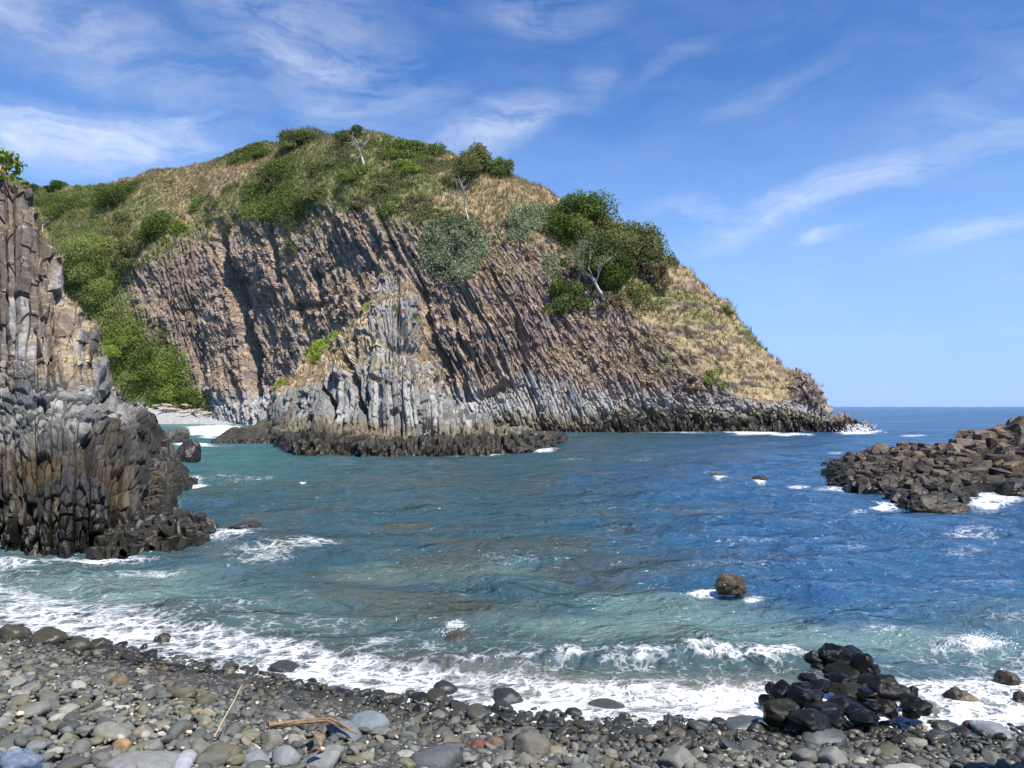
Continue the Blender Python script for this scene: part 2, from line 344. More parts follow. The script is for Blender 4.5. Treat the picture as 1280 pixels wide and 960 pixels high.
# ================================================================== CRAG in front of the headland
def build_crag():
    # px, base Y, bench (py,Y), foot of face (py,Y), top (py,Y)
    T = [(262, 52, 556.5, 52.3, 556, 52.6, 555.5, 53), (272, 50.5, 551, 51.2, 549, 51.8, 547, 52.5), (290, 49.5, 546, 51, 543, 52, 540, 53), (315, 49, 543, 51, 540, 52, 535, 53.5), (334, 48.5, 542, 50.5, 535, 52, 520, 55),
         (346, 46, 544, 48, 535, 50.5, 492, 55), (358, 39.5, 548, 44, 535, 48, 480, 55.5), (370, 38.6, 548, 43, 535, 47, 466, 55.5), (400, 38, 549, 42, 535, 45, 432, 55), (430, 37.6, 550, 41.5, 536, 44, 401, 54), (450, 37.3, 551, 41, 538, 43.5, 377, 53),
         (468, 37.1, 551, 41, 539, 43, 351, 52.5), (484, 37, 551, 41, 539, 43, 338, 52), (500, 37, 551, 41, 539, 43, 342, 52), (512, 37, 551, 41, 539, 43, 352, 52), (524, 37.1, 551, 41, 539, 43, 385, 52), (545, 37.2, 551, 41, 537, 43, 440, 51.5), (565, 37.3, 551, 41, 535, 43.5, 485, 51),
         (590, 37.5, 550, 41.5, 534, 44, 508, 50), (620, 37.8, 549, 42, 535, 44.5, 525, 49), (650, 38.5, 547, 42.5, 537, 45, 532, 48), (675, 41.5, 549, 44.5, 541, 46, 538, 48), (692, 46, 549, 48, 545, 49, 543, 50.5), (702, 51, 553, 51.6, 552, 52, 551, 53), (712, 53, 560, 53.2, 561, 53.5, 562, 54)]
    K = []
    for px, bY, y1, Y1, y2, Y2, y3, Y3 in T:
        z1, z2, z3 = zat(y1, Y1), zat(y2, Y2), zat(y3, Y3)
        b0 = 0 if z3 > .05 else z3-.3
        K.append((px, [(bY-.8, b0-2), (bY, b0), (bY+(Y1-bY)*.25, z1*.75), (Y1, z1), (Y2, z2), (Y2+(Y3-Y2)*.5, z2+(z3-z2)*.56), (Y3, z3), (Y3+2.2, z3*.86), (Y3+7, z3*.3), (Y3+10, -2)]))
    upx = np.linspace(262, 712, 640)
    px, Y, z, v = surf(K, [3, 16, 22, 26, 110, 120, 12, 14, 6], upx, su=7, sv=5)
    X = (px-CX)/F*Y; P = np.stack([X, Y, z], 2); py = HY+(HC-z)/Y*F
    n = normals(P); n *= np.sign(np.sum(n*np.stack([-X, -Y, HC-z], 2), 2).mean())
    fr = sst(.1, 1, v)*sst(7.6, 6.6, v)
    face = sst(3.2, 4.2, v)
    D = (1.1*fbm(X/6, z/6, Y/6, 3, 101)+.5*fbm(X/2.2, z/2.2, Y/2.2, 3, 102))*(.35+.65*face)
    for a, b, w, dep in (((430, 420), (455, 520), 6, .9), ((500, 400), (520, 470), 5, .7), ((400, 450), (420, 530), 5, .7), ((545, 470), (560, 520), 5, .7), ((455, 470), (480, 480), 4, .5), ((520, 535), (540, 515), 4, .6), ((480, 430), (530, 440), 5, .35)):
        wob = 5*fbm(px/18, py/18, 0, 3, 177); d, t = seg_d(px+wob, py+wob, a, b)
        D = D-dep*sst(w, w*.25, d)*np.minimum(1, 8*t+.1)*np.minimum(1, 8*(1-t)+.1)
    kk = np.interp(px, [330, 400, 485, 540, 640], [-.05, .05, .10, .22, .3])
    wx = .22*fbm(X/2, z/3, Y/3, 3, 131); wz = .8*fbm(X/2, z/2, Y/2, 3, 133)
    s = X+kk*z+wx; t = z+.5*Y+wz
    f1, f2, r1, r2, dx, ed, rc = cols(s, t, .85, 5.0, 141)
    D = D+face*fr*((r1-.5)*.6+(rc-.5)*.4-.28*np.abs(dx))
    g1, g2, q1, q2, ex, eg, qc = cols(s+.2*wx, t+r1, .33, 2.2, 143)
    D = D+fr*(.3+.7*face)*((q1-.5)*.34+(qc-.5)*.14-.2*np.abs(ex)-.16*sst(.1, 0, g2-g1)-.12*sst(.06, 0, eg))
    h1, h2, p1, p2, _, _ = worley(s/.26, t/.6, 145); D = D+fr*face*(p1-.5)*.18
    b1, b2, u1, u2, hx, hy = worley(X/.26+.3*wx, (z*1.0+Y*.55)/.45, 147)
    D = D+fr*(1-face)*((u1-.5)*.55+.12*np.minimum(b2-b1, .3)/.3+.3*fbm(X/.8, Y/.8, z/.8, 3, 149))
    fl = sst(346, 376, px); D = D*(.25+.75*fl)+(1-fl)*.45*fbm(X/.8, Y/.8, z/.8, 4, 255)
    P2 = P+n*D[..., None]; P2[..., 2] = np.where(v < .2, P[..., 2], P2[..., 2])
    n2 = normals(P2); n2 *= np.sign((n2*n).sum(2).mean())
    na = fbm(X/4, z/4, Y/4, 4, 161); nb = fbm(X/1, z/1.4, Y/1, 4, 163)
    c = np.zeros(P.shape)+np.array([.225, .22, .205])
    c = mix3(c, (.115, .115, .12), sst(.45, .95, r1*.5+q1*.5+.2*nb)*.85)
    c = mix3(c, (.36, .355, .335), sst(.45, .95, q2+.4*nb)*.8)
    c = mix3(c, (.30, .205, .125), sst(.0, .45, na+.3*nb+np.interp(px, [330, 380, 420, 520, 700], [.3, .2, -.3, -.25, -.1])-.02*abs(z-6.5)*3)*.65)
    c = mix3(c, (.14, .105, .095), sst(.25, .5, fbm(X/2, z/5, Y/2, 3, 165)+.2*nb)*.6)
    ledge = sst(.55, .8, n2[..., 2]+.3*nb)*sst(3.0, 4.5, z)*fr
    c = mix3(c, (.40, .30, .17), ledge*.9)
    tz = z+.3*nb+.25*na
    c = mix3(c, (.17, .145, .09), sst(1.75, 1.25, tz)*.85)
    c = mix3(c, (.045, .04, .03), sst(.95, .6, tz))
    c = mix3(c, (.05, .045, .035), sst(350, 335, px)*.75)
    wet = sst(.7, .15, tz)
    o = put('basalt_crag', mesh_np('basalt_crag', P2.reshape(-1, 3), grid_faces(*px.shape), M_CRAG, smooth=False, col=np.concatenate([c, wet[..., None]], 2).reshape(-1, 4)))
    tag(o, 'pointed grey basalt crag of upright columns in front of the headland', 'crag')
    return dict(px=px, v=v, P=P2, n=n2, ledge=ledge, upx=upx)
CRAG = build_crag()

# ================================================================== LEFT SEA STACK
def build_stack():
    T = [(-420, 12.6, 545, 14.4, 480, 15.5, 0, 18.4), (-260, 12.6, 545, 14.4, 480, 15.5, 70, 18.2), (-100, 12.6, 545, 14.4, 480, 15.5, 140, 17.8), (-10, 12.65, 545, 14.4, 480, 15.5, 203, 17.5), (10, 12.65, 545, 14.4, 480, 15.5, 210, 17.5), (17, 12.65, 545, 14.4, 480, 15.5, 224, 17.5), (30, 12.65, 545, 14.4, 480, 15.5, 236, 17.6),
         (40, 12.65, 545, 14.4, 480, 15.5, 260, 17.7), (60, 12.7, 545, 14.5, 482, 15.6, 294, 18), (80, 12.75, 545, 14.6, 484, 15.8, 340, 18.2), (100, 12.8, 545, 14.8, 490, 16.0, 380, 18.4),
         (120, 12.9, 545, 15.2, 497, 16.5, 424, 18.9), (140, 13.1, 545, 15.6, 505, 17.2, 459, 19.5), (165, 13.4, 546, 16.4, 516, 18.2, 484, 20.3), (190, 14, 550, 17.6, 530, 19.6, 503, 21.8), (206, 15.2, 557, 19, 543, 21, 518, 23.2),
         (214, 17.5, 563, 20.5, 551, 22, 531, 24), (222, 19.6, 570, 22, 561, 23, 548, 24.5), (235, 21.8, 586, 23.5, 581, 24, 573, 25), (246, 24.2, 597, 24.8, 596, 25, 592, 25.3), (256, 25.2, 606, 25.4, 607, 25.5, 608, 25.8)]
    K = []
    for px, bY, y1, Y1, y2, Y2, y3, Y3 in T:
        z1, z2, z3 = zat(y1, Y1), zat(y2, Y2), zat(y3, Y3); b0 = 0 if z3 > .02 else -.3
        K.append((px, [(bY-.4, b0-1.2), (bY, b0), (bY+(Y1-bY)*.22, max(z1, .02)*.55), (bY+(Y1-bY)*.6, max(z1, .02)*.7), (Y1, z1), (Y2, z2), (Y2+(Y3-Y2)*.5, z2+(z3-z2)*.5), (Y3, z3), (Y3+2, z3*.9), (Y3+7, z3*.25), (Y3+9, -1.5)]))
    upx = np.concatenate([np.linspace(-420, -20, 200, endpoint=False), np.linspace(-20, 196, 350, endpoint=False), np.linspace(196, 256, 240)])
    px, Y, z, v = surf(K, [3, 45, 40, 55, 60, 150, 150, 12, 14, 6], upx, su=5, sv=6)
    X = (px-CX)/F*Y; P = np.stack([X, Y, z], 2); py = HY+(HC-z)/Y*F
    n = normals(P); n *= np.sign(np.sum(n*np.stack([-X, -Y, HC-z], 2), 2).mean())
    fr = sst(.1, .8, v)*sst(8.5, 7.5, v)
    up = sst(4.6, 5.4, v); low = sst(4.4, 3.6, v); midz = (1-up)*(1-low)
    D = .45*fbm(X/2.2, z/6, Y/3, 2, 201)+.16*fbm(X/.9, z/1.6, Y/1.1, 3, 202)
    for a, b, w, dep in (((46, 420), (52, 440), 5, .5), ((116, 592), (130, 600), 9, .8), ((120, 260), (60, 330), 3, .2), ((82, 420), (60, 480), 3, .3), ((45, 505), (60, 520), 5, .35)):
        wob = 4*fbm(px/18, py/18, 0, 3, 277); d, t = seg_d(px+wob, py+wob, a, b)
        D = D-dep*sst(w, w*.3, d)
    wx = .10*fbm(X/1, z/2, Y/2, 3, 231); wz = .35*fbm(X/1, z/1, Y/1, 3, 233)
    s = (px-CX)/F*16+.7*np.clip(Y-16, 0, 9)*sst(170, 215, px)+.5*wx; t = z+.1*Y+.7*wz
    f1, f2, r1, r2, dx, ed, rc = cols(s, t, .62, 3.4, 241)
    D = D+up*fr*(1-.65*sst(5.9, 6.6, v))*((r1-.5)*.32+(rc-.5)*.28-.20*np.abs(dx))
    g1, g2, q1, q2, ex, eg, qc = cols(s+.2*wx, t+r1, .21, 1.5, 243)
    D = D+fr*up*((q1-.5)*.20+(qc-.5)*.07-.12*np.abs(ex)-.10*sst(.1, 0, g2-g1)-.08*sst(.035, 0, eg))
    h1, h2, p1, p2, _, _ = worley(s/.2, t/.45, 245); D = D+fr*up*(p1-.5)*.10
    m1, m2, w1, w2, mx, my = worley(s/.36, (z+.1*Y+.6*wz)/.22, 247)
    D = D+fr*midz*((w1-.5)*.22+.10*np.minimum(m2-m1, .2)/.2)
    b1, b2, u1, u2, hx, eb, uc = cols(s, z+.1*Y+wz*.4, .26, .75, 249)
    D = D+fr*low*((u1-.5)*.36+(uc-.5)*.16-.14*np.abs(hx)-.12*sst(.1, 0, b2-b1)-.10*sst(.04, 0, eb))
    e1, e2, y1, y2, _, _ = worley(s/.13, (z+.1*Y)/.22, 251)
    D = D+fr*(low+.6*midz)*((y1-.5)*.15+.035*np.minimum(e2-e1, .25)/.25)
    D = D+fr*.05*fbm(X/.2, z/.2, Y/.2, 3, 253)+.12*sst(0, 40, px)*sst(170, 120, px)*sst(6, 7, v)
    fl = sst(208, 172, px); D = D*(.08+.92*fl)+(1-fl)*(.22*fbm(X/.9, Y/2.2, z/.8, 3, 255)-.3)
    P2 = P+n*D[..., None]; P2[..., 2] = np.where(v < .2, P[..., 2], P2[..., 2])
    n2 = normals(P2); n2 *= np.sign((n2*n).sum(2).mean())
    na = fbm(X/2, z/2, Y/2, 4, 261); nb = fbm(X/.5, z/.8, Y/.5, 4, 263)
    c = np.zeros(P.shape)+np.array([.19, .145, .11])
    c = mix3(c, (.105, .084, .07), sst(.3, .8, r1*.6+.5*q1+.25*nb)*.9)
    c = mix3(c, (.29, .215, .15), sst(.05, .5, na+.4*nb)*.7)
    c = mix3(c, (.33, .32, .30), sst(.78, 1.0, q2+.35*nb+.2*sst(2.0, 0, abs(z-4.2)))*.6)
    c = mix3(c, (.09, .072, .06), sst(.15, .5, fbm(X/1.2, z/4, Y/1.2, 3, 265)+np.interp(px, [-20, 40, 90, 130], [-.1, .0, .25, .3])+.05*(z-6))*.8)
    grey = sst(-.3, .3, 3.1-z+.5*nb+.5*na)
    gc = mix3(np.zeros(P.shape)+np.array([.20, .192, .175]), (.08, .082, .084), sst(.3, .8, w1+.3*nb)); gc = mix3(gc, (.32, .305, .27), sst(.75, .97, w2+.2*nb)*.7)
    c = c*(1-grey[..., None])+gc*grey[..., None]
    ledge = sst(.5, .8, n2[..., 2]+.3*nb)*sst(2.6, 3.6, z)*fr
    c = mix3(c, (.38, .30, .19), ledge*.85)
    tz = z+.35*nb+.3*na+np.interp(px, [120, 200], [0, -.4])
    dk = sst(2.15, 1.6, tz)
    dc = mix3(np.zeros(P.shape)+np.array([.026, .023, .017]), (.062, .052, .033), sst(.45, .95, u2+.3*nb)*.85); dc = mix3(dc, (.13, .08, .036), sst(.35, .65, na+.3*nb+.2*u1)*.45*sst(.5, .9, z))
    dc = mix3(dc, (.055, .06, .065), sst(.6, .9, u1)*.4*sst(.3, .9, z)); dc = mix3(dc, (.016, .014, .011), sst(.7, .2, tz))
    c = c*(1-dk[..., None])+dc*dk[..., None]
    wet = np.clip(sst(1.1, .2, tz), 0, 1)*.95
    o = put('sea_stack', mesh_np('sea_stack', P2.reshape(-1, 3), grid_faces(*px.shape), M_STACK, smooth=False, col=np.concatenate([c, wet[..., None]], 2).reshape(-1, 4)))
    tag(o, 'tall brown basalt cliff with a dark wet foot rising from the water beside the beach', 'cliff')
    return dict(px=px, v=v, P=P2, n=n2, ledge=ledge, upx=upx)
STACK = build_stack()

# ================================================================== heaps of jointed blocks
def prism(rng, r, h, tilt=.25):
    k = rng.integers(5, 8); a = np.sort(rng.random(k)*.5+np.arange(k))/k*2*np.pi
    rr = r*(.8+.4*rng.random(k)); ring = np.stack([np.cos(a)*rr, np.sin(a)*rr*(.8+.3*rng.random()), 0*a], 1)
    b = .16*r; sl = (rng.random(2)-.5)*.5
    def lift(q, zz): q = q.copy(); q[:, 2] = zz+q[:, 0]*sl[0]+q[:, 1]*sl[1]; return q
    L = [ring*np.array([.96, .96, 1])+[0, 0, -h], lift(ring*1.0, -h*.35), lift(ring*.99, -b*1.1), lift(ring*.93, -b*.3), lift(ring*.72, 0)]
    V = np.concatenate(L+[np.array([[0, 0, .03*r]])])
    V += (rng.random(V.shape)-.5)*.16*r
    Fq = [[i*k+j, i*k+(j+1) % k, (i+1)*k+(j+1) % k, (i+1)*k+j] for i in range(4) for j in range(k)]
    Ft = [[4*k+j, 4*k+(j+1) % k, 5*k] for j in range(k)]
    ax = Vector((rng.normal(), rng.normal(), 0)).normalized(); R = np.array(Matrix.Rotation(rng.normal()*tilt, 3, ax) @ Matrix.Rotation(rng.random()*6.28, 3, 'Z'))
    return V @ R.T, np.array(Fq), np.array(Ft)
def heap(name, pts, mat, seed, colf, tilt=.25, hmul=1.6, flat=True):
    rng = np.random.default_rng(seed); VV, Q, T, C = [], [], [], []; o = 0
    for x, y, ztop, r in pts:
        V, fq, ft = prism(rng, r, r*hmul*(1+.6*rng.random()), tilt); V = V+np.array([x, y, ztop])
        VV.append(V); Q.append(fq+o); T.append(ft+o); o += len(V); cc = colf(rng, x, y, ztop)
        C.append(np.tile(cc, (len(V), 1)))
    V = np.concatenate(VV); C = np.concatenate(C)
    tz = V[:, 2]+.12*fbm(V[:, 0]/.5, V[:, 1]/.5, V[:, 2]/.5, 3, seed)
    w = sst(.75, .2, tz)[:, None]; C[:, :3] = C[:, :3]*(1-w)+np.array([.032, .028, .02])*w; C[:, 3] = np.maximum(C[:, 3], w[:, 0]*.9)
    return put(name, mesh_np(name, V, [np.concatenate(Q), np.concatenate(T)], mat, smooth=not flat, col=C))
def outcrop_pts(rng, ppx, base, top, Yt, step, pxr, depth=6):
    Q = np.zeros((3000, 3)); n = 0; pts = []
    for _ in range(40000):
        Y = rng.uniform(base.min()-.3, Yt+depth); px = rng.uniform(*pxr)
        yb = np.interp(px, ppx, base); tp = zat(np.interp(px, ppx, top), Yt)
        if Y < yb: continue
        x = (px-CX)/F*Y; f = np.clip((Y-yb)/(Yt-yb+.01), 0, 1)
        zt = tp*(.10+.90*f**.75) if Y <= Yt else tp*(1-.75*((Y-Yt)/depth))
        r = np.interp(px, [1030, 1140, 1200, 1290], [.16, .19, .28, .36])*(.6+.8*rng.random()**1.5)
        if n and ((Q[:n, 0]-x)**2+(Q[:n, 1]-Y)**2 < (step*(Q[:n, 2]+r))**2).any(): continue
        Q[n] = (x, Y, r); n += 1; pts.append((x, Y, zt+rng.normal()*.42*r+.02, r))
        if n > 1600: break
    return pts
rng = np.random.default_rng(21)
ppx = np.array([1030, 1038, 1062, 1100, 1140, 1185, 1215, 1250, 1290, 1350, 1420, 1500.])
base = np.array([26.5, 23.6, 22.0, 20.4, 18.2, 17.9, 20.3, 21.2, 21.4, 21, 20, 19.])
top = np.array([598, 586, 570, 563, 558, 559, 544, 536, 526, 510, 490, 470.])
pts = outcrop_pts(rng, ppx, base, top, 27.0, .50, (1031, 1420), 5)
def oc_col(rng, x, y, z):
    c = np.array([.066, .052, .037])*(.6+.9*rng.random())
    if rng.random() < .3: c = c*.4+np.array([.20, .14, .085])*.6
    if z > 1.0 and rng.random() < .55: c = np.array([.14, .112, .08])*(.7+.5*rng.random())
    return [*c, .25*rng.random()]
o = heap('rock_outcrop', pts, M_BLOCK, 5, oc_col, .38, 2.6)
tag(o, 'low brown outcrop of jointed basalt blocks jutting into the water from the right', 'rock outcrop')
rng = np.random.default_rng(23); pts = []
for _ in range(5000):
    Y = rng.uniform(14.2, 24.8); pe = np.interp(Y, [14, 15.2, 17.5, 19.6, 21.8, 24.2, 25], [188, 204, 212, 220, 233, 244, 246]); px = pe-rng.uniform(0, 27)
    x = (px-CX)/F*Y; f = (pe-px)/30; zt = zat(np.interp(px, [160, 190, 206, 214, 222, 235, 246], [488, 506, 523, 536, 553, 577, 594])+10, Y)*min(.8, .22+f*.8); zt = min(zt, .45+.15*max(0, Y-14)); r = .085*(.7+.7*rng.random())
    if all((x-p[0])**2+(Y-p[1])**2 > (.62*(p[3]+r))**2 for p in pts): pts.append((x, Y, max(.1, zt*(.85+.2*rng.random())), r))
def fk_col(r, x, y, z):
    c = np.array([.05, .044, .034])*(.6+.9*r.random())
    if z > .9 and r.random() < .5: c = np.array([.11, .10, .088])*(.7+.5*r.random())
    if r.random() < .12: c = np.array([.10, .066, .036])
    return [*c, .3]
o = heap('column_cluster', pts, M_BLOCK, 8, fk_col, .07, 11.0); o.parent = bpy.data.objects['sea_stack']
# dark ledge at the foot of the stack, kept low and black
rng = np.random.default_rng(22)
pts = []
for _ in range(5000):
    px = rng.uniform(118, 268); b = np.interp(px, [118, 150, 200, 268], [12.45, 12.5, 13.0, 13.5]); Y = b+rng.uniform(0, 1.0+.3*(px > 200))
    tz = np.interp(px, [118, 150, 190, 215, 240, 258, 268], [.12, .22, .3, .34, .36, .22, .05])*np.clip(.4+(Y-b)*1.1, 0, 1)
    x = (px-CX)/F*Y; r = .11*(.6+.8*rng.random())
    if all((x-p[0])**2+(Y-p[1])**2 > (.55*(p[3]+r))**2 for p in pts): pts.append((x, Y, tz+rng.normal()*.06, r))
o = heap('rock_ledge', pts, M_BLOCK, 6, lambda r, x, y, z: [*(np.array([.04, .035, .027])*(.6+.8*r.random())), .9], .5, 3.5)
tag(o, 'low black wet ledge of broken columns at the foot of the tall brown cliff', 'rock ledge')

# ================================================================== BEACH and WATER
SX = np.array([-14, -9, -5.75, -4.1, -2.57, -1.33, -.26, .7, 1.63, 2.4, 3.9, 6, 9, 14.])
SY = np.array([12.2, 9.9, 8.38, 7.72, 6.95, 6.4, 6.05, 5.82, 5.75, 5.78, 5.62, 5.7, 6.1, 7.3])
def shore(X): return np.interp(X, SX, SY)
SLOPE = .17
def beachz(X, Y):
    d = shore(X)-Y
    return np.where(d > 0, SLOPE*d, .11*d)
bx = np.concatenate([np.linspace(-30, -8, 30, endpoint=False), np.linspace(-8, 7, 300, endpoint=False), np.linspace(7, 24, 30)]); by = np.concatenate([np.linspace(-12, 3.4, 20, endpoint=False), np.linspace(3.4, 9.5, 150, endpoint=False), np.linspace(9.5, 20, 40)])
BX, BY = np.meshgrid(bx, by, indexing='ij'); BZ = beachz(BX, BY)
BZ = np.maximum(BZ, -1.6)+.05*fbm(BX/.8, BY/.8, 0, 3, 301)+.012*fbm(BX/.06, BY/.06, 0, 2, 302)
m, nt, N, out = nmat('gravel')
geo = N('ShaderNodeNewGeometry')
vo = N('ShaderNodeTexVoronoi', ins={'Vector': geo.outputs['Position'], 'Scale': 55.0})
n2_ = N('ShaderNodeTexNoise', ins={'Vector': geo.outputs['Position'], 'Scale': 3.0, 'Detail': 5.0})
c = mixc(N, ramp(N, vo.outputs['Color'], [(.1, 0.), (.9, 1.)]), (.035, .034, .03), (.13, .125, .11)); c = mixc(N, ramp(N, vo.outputs['Color'], [(.82, 0.), (.86, 1.)]), c, (.45, .40, .33))
b_ = N('ShaderNodeBump', ins={'Height': vo.outputs['Distance'], 'Strength': 1.0, 'Distance': .03}); b_.invert = True
p_ = N('ShaderNodeBsdfPrincipled', ins={'Base Color': c, 'Roughness': .7, 'Normal': b_.outputs[0]}); nt.links.new(p_.outputs[0], out.inputs['Surface'])
o = put('beach', mesh_np('beach', np.stack([BX, BY, BZ], 2).reshape(-1, 3), grid_faces(*BX.shape), m)); tag(o, 'dark gravel of the near beach', kind='structure')
# far sea floor, closing the world below the water
o = put('seabed', mesh_np('seabed', [[-4000, -60, -6], [4000, -60, -6], [4000, 9000, -6], [-4000, 9000, -6]], np.array([[0, 1, 2, 3]]), plain_mat('seabed_sand', (.05, .06, .05), (.1, .1, .08), .1))); tag(o, 'sandy floor under the sea', kind='structure')

def water_mat():
    m, nt, N, out = nmat('sea_water')
    bo = N('ShaderNodeAttribute', attribute_name='Body'); mk = N('ShaderNodeAttribute', attribute_name='Mask')
    sp = N('ShaderNodeSeparateColor', ins={'Color': mk.outputs['Color']})
    foam_d, clear, glint_d = sp.outputs[0], sp.outputs[1], sp.outputs[2]
    geo = N('ShaderNodeNewGeometry'); pos = geo.outputs['Position']
    # ripples at several sizes
    def rip(sc, st, det, dist=0.6):
        mp = N('ShaderNodeMapping', ins={'Vector': pos, 'Scale': (sc*st[0], sc*st[1], sc), 'Rotation': (0, 0, .25)})
        return N('ShaderNodeTexNoise', ins={'Vector': mp.outputs[0], 'Scale': 1.0, 'Detail': det, 'Roughness': .6, 'Distortion': dist}).outputs['Fac']
    h = math_(N, 'MULTIPLY', rip(.22, (.6, 1.0), 3.0), .9)
    h = math_(N, 'ADD', h, math_(N, 'MULTIPLY', rip(.9, (.65, 1.0), 4.0), .56))
    h = math_(N, 'ADD', h, math_(N, 'MULTIPLY', rip(4.0, (.7, 1.0), 4.0), .15))
    gust = N('ShaderNodeTexNoise', ins={'Vector': pos, 'Scale': .07, 'Detail': 3.0, 'Roughness': .5}).outputs['Fac']
    h = math_(N, 'MULTIPLY', h, ramp(N, gust, [(.3, .55), (.7, 1.25)]))
    h = math_(N, 'ADD', h, math_(N, 'MULTIPLY', rip(14.0, (.8, 1.0), 2.0), .03))
    # foam: lace threshold of a warped cell pattern, filling in where the foam is dense
    w = N('ShaderNodeTexNoise', ins={'Vector': pos, 'Scale': 2.2, 'Detail': 4.0})
    wv = N('ShaderNodeVectorMath', operation='MULTIPLY_ADD', ins={0: w.outputs['Color'], 1: (.5, .5, .5), 2: pos})
    lv = N('ShaderNodeTexVoronoi', feature='DISTANCE_TO_EDGE', ins={'Vector': wv.outputs[0], 'Scale': 4.2})
    lv2 = N('ShaderNodeTexVoronoi', feature='DISTANCE_TO_EDGE', ins={'Vector': wv.outputs[0], 'Scale': 13.0})
    fn = N('ShaderNodeTexNoise', ins={'Vector': pos, 'Scale': 5.5, 'Detail': 8.0, 'Roughness': .7})
    fn2 = N('ShaderNodeTexNoise', ins={'Vector': pos, 'Scale': 1.3, 'Detail': 4.0, 'Roughness': .6})
    lace = math_(N, 'SUBTRACT', .5, math_(N, 'MULTIPLY', lv.outputs['Distance'], 1.6))
    lace = math_(N, 'SUBTRACT', lace, math_(N, 'MULTIPLY', lv2.outputs['Distance'], 1.3))
    t = math_(N, 'ADD', math_(N, 'MULTIPLY', lace, .55), math_(N, 'MULTIPLY', fn.outputs['Fac'], .55))
    t = math_(N, 'ADD', t, math_(N, 'MULTIPLY', math_(N, 'SUBTRACT', fn2.outputs['Fac'], .5), .7))
    t = math_(N, 'ADD', t, math_(N, 'MULTIPLY', foam_d, .95))
    foam = ramp(N, t, [(.66, 0.), (.88, .40), (1.22, .92)])
    foam = math_(N, 'MULTIPLY', foam, ramp(N, foam_d, [(.0, 0.), (.12, 1.)]))
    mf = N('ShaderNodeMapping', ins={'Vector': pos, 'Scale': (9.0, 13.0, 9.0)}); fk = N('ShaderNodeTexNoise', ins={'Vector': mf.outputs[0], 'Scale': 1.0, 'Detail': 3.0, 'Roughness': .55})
    foam = math_(N, 'MAXIMUM', foam, math_(N, 'MULTIPLY', ramp(N, math_(N, 'ADD', fk.outputs['Fac'], math_(N, 'MULTIPLY', math_(N, 'SUBTRACT', fn2.outputs['Fac'], .5), .25)), [(.70, 0.), (.76, .8)]), glint_d))  # tiny white flecks painted into the foam mix in place of sun glints
    fh = math_(N, 'MULTIPLY', foam, .03)
    hb = math_(N, 'ADD', h, fh)
    bm_ = N('ShaderNodeBump', ins={'Height': hb, 'Strength': 1.0, 'Distance': 1.0})
    # body
    body = N('ShaderNodeBsdfDiffuse', ins={'Color': bo.outputs['Color'], 'Normal': bm_.outputs[0]})
    tr = N('ShaderNodeBsdfTransparent', ins={'Color': (.72, .86, .84, 1)})
    cf = math_(N, 'MULTIPLY', clear, 1.0)
    b1 = N('ShaderNodeMixShader', ins={'Fac': cf, 1: body.outputs[0], 2: tr.outputs[0]})
    gl = N('ShaderNodeBsdfGlossy', ins={'Color': (1, 1, 1, 1), 'Roughness': .09, 'Normal': bm_.outputs[0]})
    fr = N('ShaderNodeFresnel', ins={'IOR': 1.33, 'Normal': bm_.outputs[0]})
    b2 = N('ShaderNodeMixShader', ins={'Fac': fr.outputs[0], 1: b1.outputs[0], 2: gl.outputs[0]})
    fd = N('ShaderNodeBsdfDiffuse', ins={'Color': (.82, .84, .86, 1), 'Normal': bm_.outputs[0]})
    b3 = N('ShaderNodeMixShader', ins={'Fac': foam, 1: b2.outputs[0], 2: fd.outputs[0]})
    nt.links.new(b3.outputs[0], out.inputs['Surface'])
    return m
